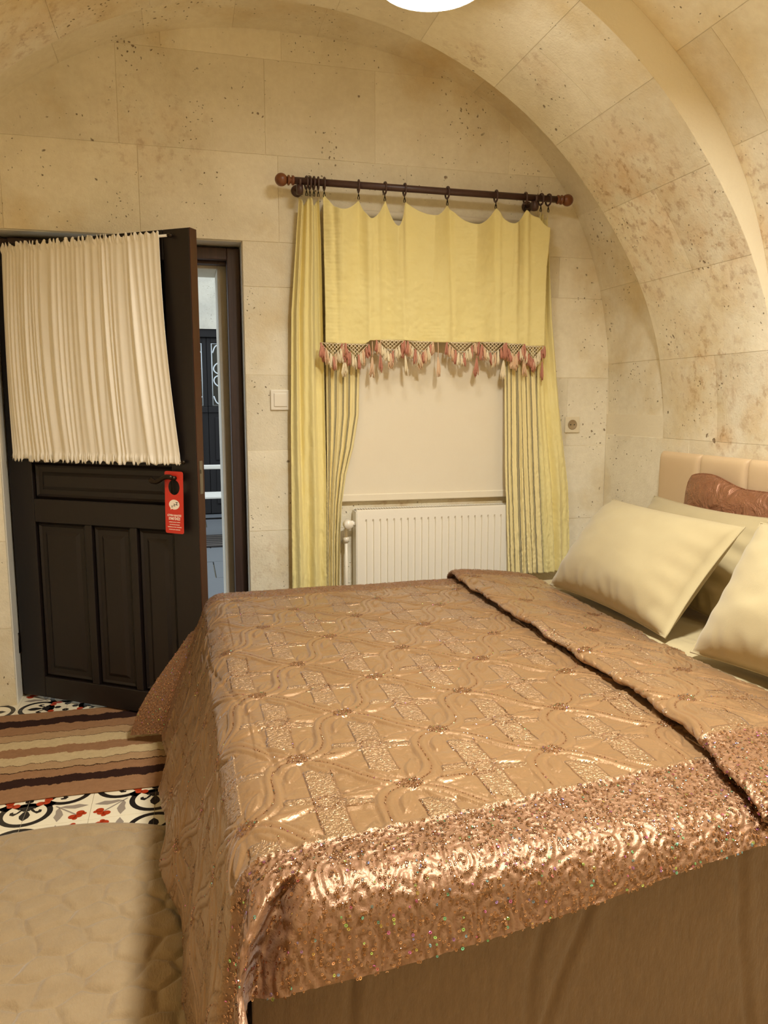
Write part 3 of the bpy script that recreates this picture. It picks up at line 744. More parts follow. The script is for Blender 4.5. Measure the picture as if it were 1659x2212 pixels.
for k, xx in enumerate((.695, .822, .86, .975, 1.130, 1.318, 1.452, 1.553, 1.648)):
    z0 = hemz(xx); L = random.uniform(.055, .085); cord = MB(); cord.tube([(xx, yfr, z0), (xx + .001, yfr - .001, z0 - L * .5), (xx, yfr, z0 - L)], .002, 6); world(cord.build('fringe_cord', M['yarn_peach'], val))
    put_tassel(TS[(['yarn_cream', 'yarn_peach', 'yarn_pink'][k % 3], 'long', k % 3)], xx, z0 - L, random.uniform(-.06, .06))

# ------------------------------------------------------------------ roller blind, radiator, switch, socket
bl = thing('roller_blind', 'plain white roller blind drawn down over the window', 'blind', (1.15, 3.46, .86))
BX0, BX1 = .640, 1.600
nu, nv = 40, 60; u, v = np.meshgrid(np.linspace(0, 1, nu), np.linspace(0, 1, nv), indexing='ij')
zz = .866 + (2.125 - .866) * v; y = 3.474 - .003 * np.sin(np.pi * v) + .0015 * fnoise(u * 3, v * 4, 70, 2)
o = mk('blind_cloth', np.stack([BX0 + (BX1 - BX0) * u, y, zz], -1).reshape(-1, 3), grid_faces(nu, nv), M['blind'], bl, True, uv=np.stack([u, v], -1).reshape(-1, 2)); world(o); solid(o, .001)
m_ = MB(); m_.box(BX0, BX1, 3.469, 3.479, .850, .884, b=.004); world(m_.build('bottom_bar', M['blind'], bl))
m_ = MB(); m_.tube([(BX0 - .01, 3.476, 2.135), (BX1 + .01, 3.476, 2.135)], .018, 16); world(m_.build('roller_tube', M['blind'], bl))
for xx in (BX0 - .012, BX1 + .012):
    m_ = MB(); m_.box(xx - .004, xx + .004, 3.445, 3.4985, 2.105, 2.17, b=.002); world(m_.build('bracket', M['white_plastic'], bl))

rad = thing('radiator', 'white ribbed panel radiator on the wall below the blind', 'radiator', (1.25, 3.44, .20))
X0, X1, ZB, ZT, YF, YK = .752, 1.640, .215, .815, 3.402, 3.488
pitch = .0333; g0 = .038
cols = [(X0, 0.0)]
xx = X0 + g0
while xx + .03 < X1 - .01:
    cols += [(xx, 0), (xx + .002, .009), (xx + .007, .009), (xx + .009, 0)]; xx += pitch
cols.append((X1, 0.0))
rows = [(ZB, 0), (ZB + .040, 0), (ZB + .052, 1), (ZT - .052, 1), (ZT - .040, 0), (ZT, 0)]
v = [(x_, YF + d * k, z_) for (x_, d) in cols for (z_, k) in rows]
# rounded press: the panel between grooves stays flush
f = grid_faces(len(cols), len(rows))
fp = mk('front_panel', v, [tuple(q) for q in f], M['enamel'], rad); world(fp); solid(fp, .0015, -1)
m_ = MB(); m_.box(X0, X1, YK - .006, YK, ZB, ZT - .004); world(m_.build('rear_panel', M['enamel'], rad))
for xa in (X0 - .004, X1):
    m_ = MB(); m_.box(xa, xa + .004, YF + .004, YK - .008, ZB + .005, ZT - .004); world(m_.build('side_cover', M['enamel'], rad))
m_ = MB()
m_.box(X0, X1, YF + .003, YF + .008, ZT - .003, ZT + .004); m_.box(X0, X1, YK - .012, YK - .007, ZT - .003, ZT + .004)
xx = X0 + .006
while xx < X1: m_.box(xx, xx + .004, YF + .008, YK - .012, ZT - .003, ZT + .003); xx += .0125
world(m_.build('top_grille', M['enamel'], rad))
m_ = MB(); m_.box(X0 + .01, X1 - .01, YF + .03, YK - .03, ZB + .01, ZT - .02); world(m_.build('convector_core', M['enamel_dark'], rad))
vb = MB(); vb.tube([(X0 - .004, 3.432, .752), (X0 - .045, 3.432, .752)], .011, 12); vb.tube([(X0 - .045, 3.432, .752), (X0 - .045, 3.432, .20)], .008, 10); vb.lathe([(0, -.014), (.017, -.014), (.017, .014), (0, .014)], 'x', (X0 - .026, 3.432, .752), 6, smooth=False)
valve = world(vb.build('valve', M['white_plastic'], rad))
vk = MB(); vk.lathe([(0, 3.365), (.019, 3.367), (.021, 3.372), (.022, 3.40), (.017, 3.415), (.012, 3.43), (0, 3.43)][::-1], 'y', (X0 - .045, 0, .757), 20); world(vk.build('thermostat_knob', M['white_plastic'], valve))
vp = MB(); vp.tube([(X0 - .045, 3.432, .66), (X0 - .045, 3.498, .66)], .009, 10); vp.lathe([(0, -.012), (.014, -.012), (.014, .012), (0, .012)], 'z', (X0 - .045, 3.432, .68), 12); world(vp.build('pipe_fitting', M['white_plastic'], valve))

sw = thing('light_switch', 'square white light switch on the wall by the doorway', 'light switch', (.424, YB, 1.318))
m_ = MB(); m_.box(-.045, .045, -.009, 0.0, -.045, .045, b=.003); m_.build('frame', M['white_plastic'], sw)
m_ = MB(); m_.box(-.030, .030, -.013, -.008, -.030, .030, b=.003); m_.build('rocker', M['white_plastic'], sw)
so = thing('wall_socket', 'round recessed beige wall socket beside the yellow curtain edge', 'socket', (1.872, YB, 1.198))
m_ = MB(); m_.box(-.040, .040, -.008, 0, -.040, .040, b=.0038); plate = m_.build('plate', M['socket_plastic'], so)
m_ = MB(); m_.lathe([(0, -.0085), (.020, -.0085), (.023, -.0115), (.025, -.0085)][::-1], 'y', n=24); m_.build('recess_ring', M['socket_ring'], so)
for xx in (-.0095, .0095):
    m_ = MB(); m_.lathe([(0, -.0098), (.0026, -.0098), (.0026, -.008)][::-1], 'y', (xx, 0, 0), 10); m_.build('contact_hole', M['black'], so)

# ------------------------------------------------------------------ bed
BXF, BYN, BYF, MT = .125, 1.095, 2.905, .565
bed = thing('bed', 'double bed with sheet covered base coloured dark as in shade and padded cream headboard', 'bed', (1.05, 2.0, 0))
m_ = MB(); m_.box(BXF + .02, 1.99, BYN + .01, BYF - .01, .07, .30, b=.02); world(m_.build('base', M['sheet'], bed))
for xx in (BXF + .12, 1.88):
    for yy in (BYN + .12, BYF - .12):
        m_ = MB(); m_.lathe([(0, .072), (.03, .072), (.022, 0), (0, 0)], 'z', (xx, yy, 0), 14); world(m_.build('leg', M['door_wood'], bed))
def soft_box(x0, x1, y0, y1, z0, z1, r, n=70, seed=80, wob=.004):
    """rounded upholstered slab"""
    vs_, fs_ = [], []
    per = []
    k = 8
    for (cx, cy, a0) in ((x1 - r, y1 - r, 0), (x0 + r, y1 - r, 90), (x0 + r, y0 + r, 180), (x1 - r, y0 + r, 270)):
        for i in range(k + 1): a = R(a0 + 90 * i / k); per.append((cx, cy, math.cos(a), math.sin(a)))
    # refine the straight runs
    P = []
    for i, p in enumerate(per):
        q = per[(i + 1) % len(per)]; P.append(p)
        d = math.hypot(q[0] - p[0], q[1] - p[1])
        if d > .1:
            m = int(d / .04)
            for j in range(1, m): t = j / m; P.append((p[0] + (q[0] - p[0]) * t, p[1] + (q[1] - p[1]) * t, p[2], p[3]))
    ring = [(0, -.5 * math.pi + math.pi * i / 16) for i in range(17)]
    N = len(P)
    for i in range(17):
        b = -math.pi / 2 + math.pi * i / 16
        zc = (z0 + r) if b < 0 else (z1 - r)
        rr = r * math.cos(b); z_ = zc + r * math.sin(b)
        for j, (cx, cy, nx_, ny_) in enumerate(P):
            w_ = wob * float(fnoise((cx + cy) * 5, z_ * 7, seed, 2)) * math.cos(b)
            vs_.append((cx + nx_ * (rr + w_), cy + ny_ * (rr + w_), z_))
    for i in range(16):
        for j in range(N): fs_.append((i * N + j, i * N + (j + 1) % N, (i + 1) * N + (j + 1) % N, (i + 1) * N + j))
    fs_.append(tuple(range(N))[::-1]); fs_.append(tuple(16 * N + j for j in range(N)))
    return vs_, fs_
v, f = soft_box(BXF, 1.992, BYN, BYF, .30, MT, .05); world(mk('mattress', v, f, M['sheet'], bed, True))
# fitted sheet: side skirt with soft creases, edge seam, and the visible top by the pillows
nu, nv = 420, 70
u, v = np.meshgrid(np.linspace(0, 1, nu), np.linspace(0, 1, nv), indexing='ij')
x = BXF - .055 + (2.045 - BXF) * u; z = .075 + (.545 - .075) * v
crz = np.zeros_like(x)
for c_, sl, a_ in ((.225, .02, .007), (.56, -.05, .006), (.66, -.35, .006), (.95, .10, .005), (1.3, -.12, .006), (1.6, .05, .005)):
    d = x - c_ - sl * (.5 - z) - .012 * vnoise(z * 9, c_ * 7, 81); crz += a_ * np.exp(-(d / .010) ** 2) - .5 * a_ * np.exp(-((d - .018) / .016) ** 2)
y = BYN - .010 - .006 * ss(.3, 0, v) + crz * .9 - .003 * fnoise(x * 6, z * 5, 82, 3) + .003 * ss(.935, .95, v) * ss(.975, .96, v)
sk = mk('sheet_skirt', np.stack([x, y, z], -1).reshape(-1, 3), grid_faces(nu, nv), M['sheet'], bed, True); world(sk); solid(sk, .0015)
nu, nv = 110, 260
u, v = np.meshgrid(np.linspace(0, 1, nu), np.linspace(0, 1, nv), indexing='ij')
x = 1.15 + (1.985 - 1.15) * u; y = BYN + .035 + (BYF - BYN - .07) * v
z = MT + .006 + .004 * fnoise(x * 7, y * 5, 84, 3) + .003 * np.abs(vnoise(x * 22 + y * 6, y * 9, 86))
st_ = mk('sheet_top', np.stack([x, y, z], -1).reshape(-1, 3), grid_faces(nu, nv), M['linen'], bed, True); world(st_); solid(st_, .002)
# headboard of padded leather panels
hb = MB(); hb.box(2.022, 2.058, .99, 2.945, .06, 1.088, b=.006); head = world(hb.build('headboard', M['leather'], bed))
ye = 2.945; k = 0
while ye > 1.0:
    y1_, y0_ = ye, max(ye - .272, .99)
    nu, nv = 40, 40; g1 = np.sin(np.linspace(-1, 1, nu) * np.pi / 2); u, v = np.meshgrid(g1, g1, indexing='ij')
    pad = (1 - np.abs(u) ** 14) ** .5 * (1 - np.abs(v) ** 40) ** .5
    yy = (y0_ + y1_) / 2 + u * ((y1_ - y0_) / 2 - .0015); zz = .585 + v * .513; xx = 2.022 - .030 * pad
    p = mk('padded_panel', np.stack([xx, yy, zz], -1).reshape(-1, 3), grid_faces(nu, nv)[:, ::-1], M['leather'], head, True); world(p)
    ye = y0_; k += 1

# ------------------------------------------------------------------ coverlet
EDGE_X, ZT_ = .120, .588
def path_resample(ctrl, step):
    P = np.array(ctrl, float); out = []
    n = len(P)
    for i in range(n - 1):
        p0, p1, p2, p3 = P[max(i - 1, 0)], P[i], P[i + 1], P[min(i + 2, n - 1)]
        for t in np.linspace(0, 1, 40, endpoint=False):
            m1, m2 = (p2 - p0) * .5, (p3 - p1) * .5
            out.append((2 * t**3 - 3 * t**2 + 1) * p1 + (t**3 - 2 * t**2 + t) * m1 + (-2 * t**3 + 3 * t**2) * p2 + (t**3 - t**2) * m2)
    out.append(P[-1]); out = np.array(out)
    d = np.r_[0, np.cumsum(np.hypot(*np.diff(out, axis=0).T))]
    s = np.linspace(0, d[-1], int(d[-1] / step)); return s, np.interp(s, d, out[:, 0]), np.interp(s, d, out[:, 1])
STEP = .0034
top_ctrl = [(EDGE_X, ZT_), (.3, ZT_), (.6, ZT_), (.9, ZT_), (1.05, ZT_), (1.115, ZT_ + .001), (1.130, ZT_ + .007), (1.115, ZT_ + .012), (1.06, ZT_ + .014), (1.033, ZT_ + .017), (1.024, ZT_ + .026),
            (1.038, ZT_ + .034), (1.08, ZT_ + .034), (1.17, ZT_ + .026), (1.28, ZT_ + .012), (1.36, ZT_ - .002), (1.385, ZT_ - .008)]
s_t, xt, zt_ = path_resample(top_ctrl, STEP)
FOOT = .60
uf = np.arange(FOOT, 0, -STEP)                       # distance hanging beyond the foot edge
t_all = np.arange(BYN - .105, BYF + .285, STEP)
ns, nt = len(uf) + len(s_t), len(t_all)
def drop(q, r, lean):
    """quarter roll of radius r, then a straight fall leaning out by lean: -> (outward, down)"""
    amax = math.pi / 2 - lean; q = np.asarray(q, float)
    a = np.minimum(q / r, amax); ex = np.maximum(q - r * amax, 0)
    return r * np.sin(a) + ex * math.sin(lean), r * (1 - np.cos(a)) + ex * math.cos(lean)
Yg = np.broadcast_to(t_all[None, :], (ns, nt)).copy()
S = np.r_[EDGE_X - uf, EDGE_X + s_t][:, None] * np.ones((1, nt))
Xg = np.r_[np.full(len(uf), EDGE_X), xt][:, None] * np.ones((1, nt)); Zg = np.r_[np.full(len(uf), ZT_), zt_][:, None] * np.ones((1, nt))
U = np.r_[uf, np.zeros(len(s_t))][:, None] * np.ones((1, nt))
# fold edge wanders, bends to the foot near the camera side
flapw = ss(1.04, 1.16, S)
shift = (.010 * vnoise(t_all * 6, t_all * 0, 90) + .006 * vnoise(t_all * 17, t_all * 0, 91) - .085 * ss(1.42, 1.02, t_all))[None, :]
Xg += flapw * shift
Zg += flapw * (.005 * vnoise(t_all * 9, t_all * 0, 92))[None, :] * np.exp(-((S - 1.36) / .2) ** 2)
# soft unevenness of the top
Zg += .004 * fnoise(Xg * 3, Yg * 3, 93, 2) * (U == 0) + .005 * np.exp(-(np.abs(Xg - .75) / .5) ** 2) * (U == 0)
# near side roll
wn = np.maximum(BYN - Yg, 0) * (.62 + 1.05 * ss(1.25, .12, S)); wf_ = np.maximum(Yg - BYF, 0)
on, dn = drop(wn, .085, R(22)); of, df = drop(wf_, .06, R(10))
hang_k = ss(.02, .20, U)                              # how much this strip already hangs at the foot
of_a, df_a = drop(U, .075, R(8)); of_b, df_b = drop(U, .075, R(18)); kk = ss(1.35, 2.35, Yg)
of_u, df_u = of_a * (1 - kk) + of_b * kk, df_a * (1 - kk) + df_b * kk
rip = .5 + .5 * np.sin(2 * np.pi * (Yg - 1.02) / .46 + .6) + .35 * vnoise(Yg * 5, U * 0 + 3, 95)
flare = ss(.05, .55, U)
Y2 = np.where(Yg < BYN, BYN - (on * (1 - hang_k) + wn * hang_k * 1.02), Yg)
Z2 = Zg - dn * (1 - hang_k)
Y2 = np.where(Yg > BYF, BYF + of * (1 - hang_k) + hang_k * wf_ * .22, Y2)
Z2 = Z2 - df * (1 - .92 * hang_k)
X2 = Xg - of_u - .022 * flare * (rip - .4) - hang_k * wf_ * .50 * flare
Z2 = Z2 - df_u
# corner fold near the camera: valley, then the hem flares out to the viewer
cornr = np.exp(-((Yg - (BYN + .005)) / .030) ** 2) * ss(.03, .12, U)
X2 = X2 + .055 * cornr * (.4 + flare)
out_ = ss(BYN - .005, BYN - .10, Yg) * ss(.03, .25, U)
X2 = X2 + .030 * out_; Y2 = Y2 - .030 * out_
fm = np.exp(-((S - (.150 - .55 * wn)) / (.014 + .10 * wn)) ** 2) * ss(.004, .06, wn)        # pocket where the near hem turns the corner
Y2 = Y2 + .042 * fm; Z2 = Z2 - .010 * fm
rdg = np.exp(-((S - (.105 - .55 * wn)) / .030) ** 2) * ss(.004, .08, wn); Y2 = Y2 - .022 * rdg; X2 = X2 - .012 * rdg
Xg, Yg2, Zg = X2, Y2, np.maximum(Z2, .035)
P = np.stack([Xg, Yg2, Zg], -1)
# embroidery relief on fabric coordinates (S, t)
A, B = S, np.broadcast_to(t_all[None, :], (ns, nt))
e1, e2 = np.array([.130, .210]), np.array([.185, -.155]); p0 = np.array([.203, 1.462])
inv = np.linalg.inv(np.array([[e1[0], e2[0]], [e1[1], e2[1]]]))
wa = A + .006 * vnoise(A * 4, B * 4, 96); wb_ = B + .006 * vnoise(A * 4, B * 4, 97)
la = inv[0, 0] * (wa - p0[0]) + inv[0, 1] * (wb_ - p0[1]); lb = inv[1, 0] * (wa - p0[0]) + inv[1, 1] * (wb_ - p0[1])
L1, L2 = np.hypot(*e1), np.hypot(*e2)
d1 = (lb - np.round(lb)) * L2 - .026 * np.sin(2 * np.pi * la); d2 = (la - np.round(la)) * L1 - .010 * np.sin(2 * np.pi * lb)
h = np.zeros_like(A); stitch = np.zeros_like(A); pucker = np.full_like(A, .05)
# background puffs
h += .0022 * fnoise(A * 22, B * 30, 98, 3) + .0012 * np.abs(vnoise(A * 60 + 8 * vnoise(A * 9, B * 9, 105), B * 24, 104))
# plaid bands at the cell centres
ca, cb = la - np.floor(la) - .5, lb - np.floor(lb) - .5
qx = ca * e1[0] + cb * e2[0]; qy = ca * e1[1] + cb * e2[1]
band = np.maximum((np.abs(qx) < .027) & (np.abs(qy) < .125), (np.abs(qy) < .024) & (np.abs(qx) < .115)).astype(float)
pucker = np.maximum(pucker, 1.3 * band); h += band * .0002
lines = np.minimum(np.where(np.abs(qy) < .125, np.abs(np.abs(qx) - .027), 1), np.where(np.abs(qx) < .115, np.abs(np.abs(qy) - .024), 1))
lmask = np.exp(-(lines / .0022) ** 2) * ss(-.5, .2, vnoise(A * 9, B * 9, 102)); stitch = np.maximum(stitch, lmask * .8); h -= lmask * .0010
ringq = np.abs(np.hypot(qx, qy * 1.2) - .022); rm = np.exp(-(ringq / .003) ** 2); stitch = np.maximum(stitch, rm * .9); h += rm * .0012
# petals round the knots
na, nb = la - np.round(la), lb - np.round(lb)
kx = na * e1[0] + nb * e2[0]; ky = na * e1[1] + nb * e2[1]
for ang, ln, wd in ((8, .120, .024), (188, .120, .024), (70, .085, .016), (128, .085, .016), (250, .085, .016), (308, .085, .016)):
    r_ = kx * math.cos(R(ang)) + ky * math.sin(R(ang)); q_ = -kx * math.sin(R(ang)) + ky * math.cos(R(ang))
    tt = np.clip((r_ - .022) / ln, 0, 1); wl_ = wd * np.sin(np.pi * tt ** .85) + 1e-6
    ins = (tt > 0) & (tt < 1) & (np.abs(q_) < wl_)
    h = np.where(ins, .0046 * (1 - (q_ / wl_) ** 2) ** .7 - .0018 * np.exp(-(q_ / .0028) ** 2), h)
    ol = np.exp(-((np.abs(q_) - wl_) / .0022) ** 2) * ((tt > .02) & (tt < .98)); h -= .0018 * ol; pucker = np.where(ins, .04, pucker)
# ribbons with bead chains
for d, hw in ((d2, .019), (d1, .022)):
    ins = np.abs(d) < hw
    h = np.where(ins, .0042 * np.abs(np.sin(np.pi * d / hw)) ** .7, h); pucker = np.where(ins, .03, pucker)
    ch = np.exp(-(d / .0028) ** 2); stitch = np.maximum(stitch * ~ins, ch * .85); h += ch * .0014
    eg = np.exp(-((np.abs(d) - hw) / .0022) ** 2); h -= .0020 * eg
kn = (np.abs(kx) / .024) ** 2 + (np.abs(ky) / .019) ** 2 + .35 * vnoise(A * 130, B * 130, 103) < 1
h = np.where(kn, .0028 + .0012 * np.sin(kx * 900) * np.sin(ky * 900), h); stitch = np.where(kn, .75, stitch); pucker = np.where(kn, .3, pucker)
# sequinned borders along both long sides
bi = 1.135 + .115 * np.clip(A, 0, 1.5)
bn = ss(.004, -.004, B - bi); bf_ = ss(2.80, 2.808, B)
bord = np.maximum(bn, bf_)
cell = .052; gi, gj = np.floor(A / cell), np.floor(B / cell); F1 = np.full_like(A, 9.0)
jr = np.random.default_rng(5).uniform(.15, .85, (256, 256, 2))
for di in (-1, 0, 1):
    for dj in (-1, 0, 1):
        ii, jj = (gi + di).astype(int), (gj + dj).astype(int); j_ = jr[ii & 255, jj & 255]
        F1 = np.minimum(F1, np.hypot((ii + j_[..., 0]) * cell - A, (jj + j_[..., 1]) * cell - B))
ringw = np.sin(2 * np.pi * F1 / .0122 + 1.2 * vnoise(A * 90, B * 90, 99))
h = h * (1 - bord) + bord * (.0016 * ringw + .0006 * fnoise(A * 150, B * 150, 101, 2))
stitch = stitch * (1 - bord) + bord * (.45 - .45 * ringw) * .6; pucker = pucker * (1 - bord) + bord * .12
trimm = np.exp(-((B - bi) / .006) ** 2) + np.exp(-((B - 2.804) / .006) ** 2)
h += trimm * (.0026 + .0010 * np.sin(A * 900)); stitch = stitch * (1 - np.clip(trimm, 0, 1)); pucker = np.maximum(pucker, .4 * trimm)
# the long crease down the foot side
crs = A - (.02 + .13 * ss(2.4, 1.4, B)); h -= .004 * np.exp(-(crs / .006) ** 2) * ss(2.45, 2.3, B) * ss(1.3, 1.45, B)
dU = np.gradient(P, axis=0); dV = np.gradient(P, axis=1)
Nn = np.cross(dU, dV); Nn /= (np.linalg.norm(Nn, axis=-1, keepdims=True) + 1e-12)
hid = ((S > 1.085) & (S < 1.205))                                     # inside the fold: keep flat
h = np.where(hid, 0, h)
P = P + Nn * h[..., None]
cov = thing('coverlet', 'rose gold quilted satin coverlet with sequinned borders spread over the bed', 'coverlet', (.9, 2.0, .56))
cvo = mk('quilted_cloth', P.reshape(-1, 3), grid_faces(ns, nt), M['satin'], cov, True, uv=np.stack([A, B], -1).reshape(-1, 2)); world(cvo)
for nm, arr in (('stitch', stitch), ('pucker', pucker), ('border', bord)):
    at_ = cvo.data.attributes.new(nm, 'FLOAT', 'POINT'); at_.data.foreach_set('value', np.ascontiguousarray(arr, np.float32).ravel())
# sequins (nobody could count them) and bead chains
def scatter(idx, rad_fn, name, tints, tilt, lift, inner=.42, nseg=6):
    Q = P.reshape(-1, 3)[idx]; Nq = Nn.reshape(-1, 3)[idx]; n = len(idx)
    Nq = Nq + rng.normal(0, tilt, (n, 3)); Nq /= np.linalg.norm(Nq, axis=1, keepdims=True)
    ref = np.where(np.abs(Nq[:, 2:3]) < .9, np.array([[0, 0, 1.0]]), np.array([[1.0, 0, 0]])); T1 = np.cross(Nq, ref); T1 /= np.linalg.norm(T1, axis=1, keepdims=True); T2 = np.cross(Nq, T1)
    rr = rad_fn(n)[:, None]; an = np.linspace(0, 2 * np.pi, nseg, endpoint=False); V = []
    for k_, lf in ((1.0, lift), (inner, lift + .0003)):
        for a_ in an: V.append(Q + Nq * lf + (T1 * math.cos(a_) + T2 * math.sin(a_)) * rr * k_)
    V = np.stack(V, 1); b = (np.arange(n) * 2 * nseg)[:, None]
    F = np.stack([np.stack([np.full(1, j), np.full(1, (j + 1) % nseg), np.full(1, nseg + (j + 1) % nseg), np.full(1, nseg + j)], -1)[0] for j in range(nseg)], 0)
    F = (b[:, :, None] + F[None]).reshape(-1, 4)
    o = mk(name, V.reshape(-1, 3), F, M['sequin'], cov); world(o); o['kind'] = 'stuff'
    ca_ = o.data.attributes.new('tint', 'FLOAT_COLOR', 'POINT'); ca_.data.foreach_set('color', np.repeat(np.c_[tints, np.ones(n)], 2 * nseg, axis=0).astype(np.float32).ravel())
    return o
visible = ~hid & (Zg > .05)
def tints_for(n, frac):
    base = np.array([lin('#c99873')[:3]]) * rng.uniform(.7, 1.15, (n, 1)); hue = rng.uniform(0, 1, n)
    glint = np.stack([.5 + .5 * np.cos(2 * np.pi * (hue - k / 3)) for k in range(3)], 1) ** 1.2 * .8 + .2  # rainbow base colours painted in for iridescent glints
    m = (rng.uniform(0, 1, n) < frac)[:, None]; return np.clip(np.where(m, glint + .05, base), 0, 1)
cand = np.flatnonzero(((bord > .9) & visible).ravel()); near_c = cand[np.broadcast_to(t_all[None, :], (ns, nt)).ravel()[cand] < 2]
far_c = cand[np.broadcast_to(t_all[None, :], (ns, nt)).ravel()[cand] >= 2]
pw = (.15 + np.clip(ringw.ravel()[near_c], 0, 1)); idx = rng.choice(near_c, 8000, replace=False, p=pw / pw.sum()); scatter(idx, lambda n: rng.uniform(.0016, .0028, n), 'sequins', tints_for(len(idx), .12), .22, .0022)
idx = rng.choice(far_c, 6000, replace=False); scatter(idx, lambda n: rng.uniform(.0014, .0024, n), 'sequins', tints_for(len(idx), .10), .20, .0022)
beads = np.flatnonzero(((stitch > .72) & (bord < .1) & visible).ravel())
idx = rng.choice(beads, min(9000, len(beads)), replace=False); scatter(idx, lambda n: rng.uniform(.0010, .0018, n), 'rhinestones', tints_for(len(idx), .12), .30, .0016, .2)

# ------------------------------------------------------------------ pillows
def pillow(name, label, cat, c0, c1, c2, thick, mat, seed, group=None, part='cushion', n=64, crease=1.0, rnd=0.0, dip=0.0):
    """c0 = bottom corner far from the camera, c1 = bottom corner near, c2 = top corner above c0"""
    c0, c1, c2 = Vector(c0), Vector(c1), Vector(c2); ex = c1 - c0; ey = c2 - c0; wx, wy = ex.length, ey.length
    exn = ex.normalized(); nn = exn.cross(ey.normalized()).normalized(); eyn = nn.cross(exn)
    t = thing(name, label, cat, tuple((c0 + c1) / 2), 0, group)
    u, v = np.meshgrid(np.linspace(-1, 1, n), np.linspace(-1, 1, n), indexing='ij')
    V = []
    bx = u * (1 - .07 * (1 - u ** 2) * 0 - .055 * (1 - v ** 2)); by = v * (1 - .075 * (1 - u ** 2))
    bx = u * (1 - .05 * (1 - v ** 2)) * (1 - rnd * v ** 4 * np.abs(u) ** 2); by = by * (1 - rnd * u ** 4 * np.abs(v) ** 2) - dip * ss(-.55, .15, u) * ss(-.5, 1, v)
    prof_ = ((1 - np.abs(u) ** 2.6) * (1 - np.abs(v) ** 2.6)) ** .55
    fold = .006 * crease * (fnoise(u * 2.0, v * 2.5, seed, 2)) * prof_ + .006 * crease * ss(-.55, -1, v) * np.sin(u * 29 + 3 * vnoise(u * 5, v * 2, seed + 3)) * prof_ ** .5
    fold += .0035 * crease * ss(.55, 1, np.abs(u)) * np.sin(v * 19 + u * 3 + seed) * prof_ ** .5
    for sgn in (1, -1):
        hgt = sgn * thick * .5 * prof_ * (1.15 if sgn > 0 else .85) + (fold if sgn > 0 else 0)
        V.append((np.array(c0)[None, None] + (bx * .5 + .5)[..., None] * wx * np.array(exn) + (by * .5 + .5)[..., None] * wy * np.array(eyn) + hgt[..., None] * np.array(nn)).reshape(-1, 3))
    g = grid_faces(n, n); F = np.concatenate([g, g[:, ::-1] + n * n])
    # close the rim
    rim = [i * n for i in range(n)] + [(n - 1) * n + j for j in range(1, n)] + [i * n + n - 1 for i in range(n - 2, -1, -1)] + [j for j in range(n - 2, 0, -1)]
    rf = np.array([(rim[(k + 1) % len(rim)], rim[k], rim[k] + n * n, rim[(k + 1) % len(rim)] + n * n) for k in range(len(rim))])
    o = mk(part, np.concatenate(V), np.concatenate([F, rf]), mat, t, True); world(o)
    pts = [Vector(V[0][i]) for i in rim[::3]]
    m = MB(); m.tube(pts, .0028, 6, closed=True); world(m.build('seam', mat, t))
    return t
PZ = .595
pillow('pillow', 'plump beige pillow propped nearest the window curtains', 'pillow', (1.375, 2.70, PZ), (1.395, 1.975, PZ), (1.640, 2.715, .925), .21, M['linen'], 110, 'pillows on the bed')
pillow('pillow', 'beige pillow tilted against its neighbour at the picture edge', 'pillow', (1.385, 1.840, PZ), (1.500, 1.180, PZ - .005), (1.600, 1.985, .945), .21, M['linen'], 120, 'pillows on the bed')
pillow('pillow', 'creased beige pillow standing behind the pillow by the window, under the satin cushion', 'pillow', (1.660, 2.76, PZ), (1.670, 2.08, PZ), (1.865, 2.76, .925), .13, M['linen'], 130, 'pillows on the bed', crease=1.6)
pillow('pillow', 'beige pillow hidden mostly behind the tilted pillow by the headboard', 'pillow', (1.700, 2.06, PZ), (1.760, 1.36, PZ), (1.880, 2.07, .930), .12, M['linen'], 140, 'pillows on the bed')
pillow('satin_cushion', 'shiny rose satin cushion wedged against the padded headboard', 'cushion', (1.925, 2.69, .60), (1.925, 2.05, .60), (1.955, 2.72, 1.045), .085, M['satin_plain'], 150, crease=1.2, rnd=.13, dip=.16)

# ------------------------------------------------------------------ rugs
rug = thing('striped_rug', 'flat woven rug with brown and cream stripes before the door', 'rug', (-.55, 3.0, 0))
nu, nv = 220, 140; u, v = np.meshgrid(np.linspace(0, 1, nu), np.linspace(0, 1, nv), indexing='ij')
x = -1.16 + 1.20 * u; y = 2.597 + (3.365 - 2.597) * v + .004 * np.sin(x * 11) * (1 - 2 * v)
z = .0075 + .0012 * fnoise(x * 9, y * 9, 160, 2)
top = np.stack([x, y, z], -1).reshape(-1, 3)
kw = mk('woven_cloth', top, grid_faces(nu, nv), M['kilim'], rug, True); world(kw); solid(kw, .006, -1)
hm = MB(); hm.tube([(-1.16 + 1.2 * i / 40, 2.598 + .004 * math.sin((-1.16 + 1.2 * i / 40) * 11), .005) for i in range(41)], .0035, 6); world(hm.build('hem', M['kilim'], rug))

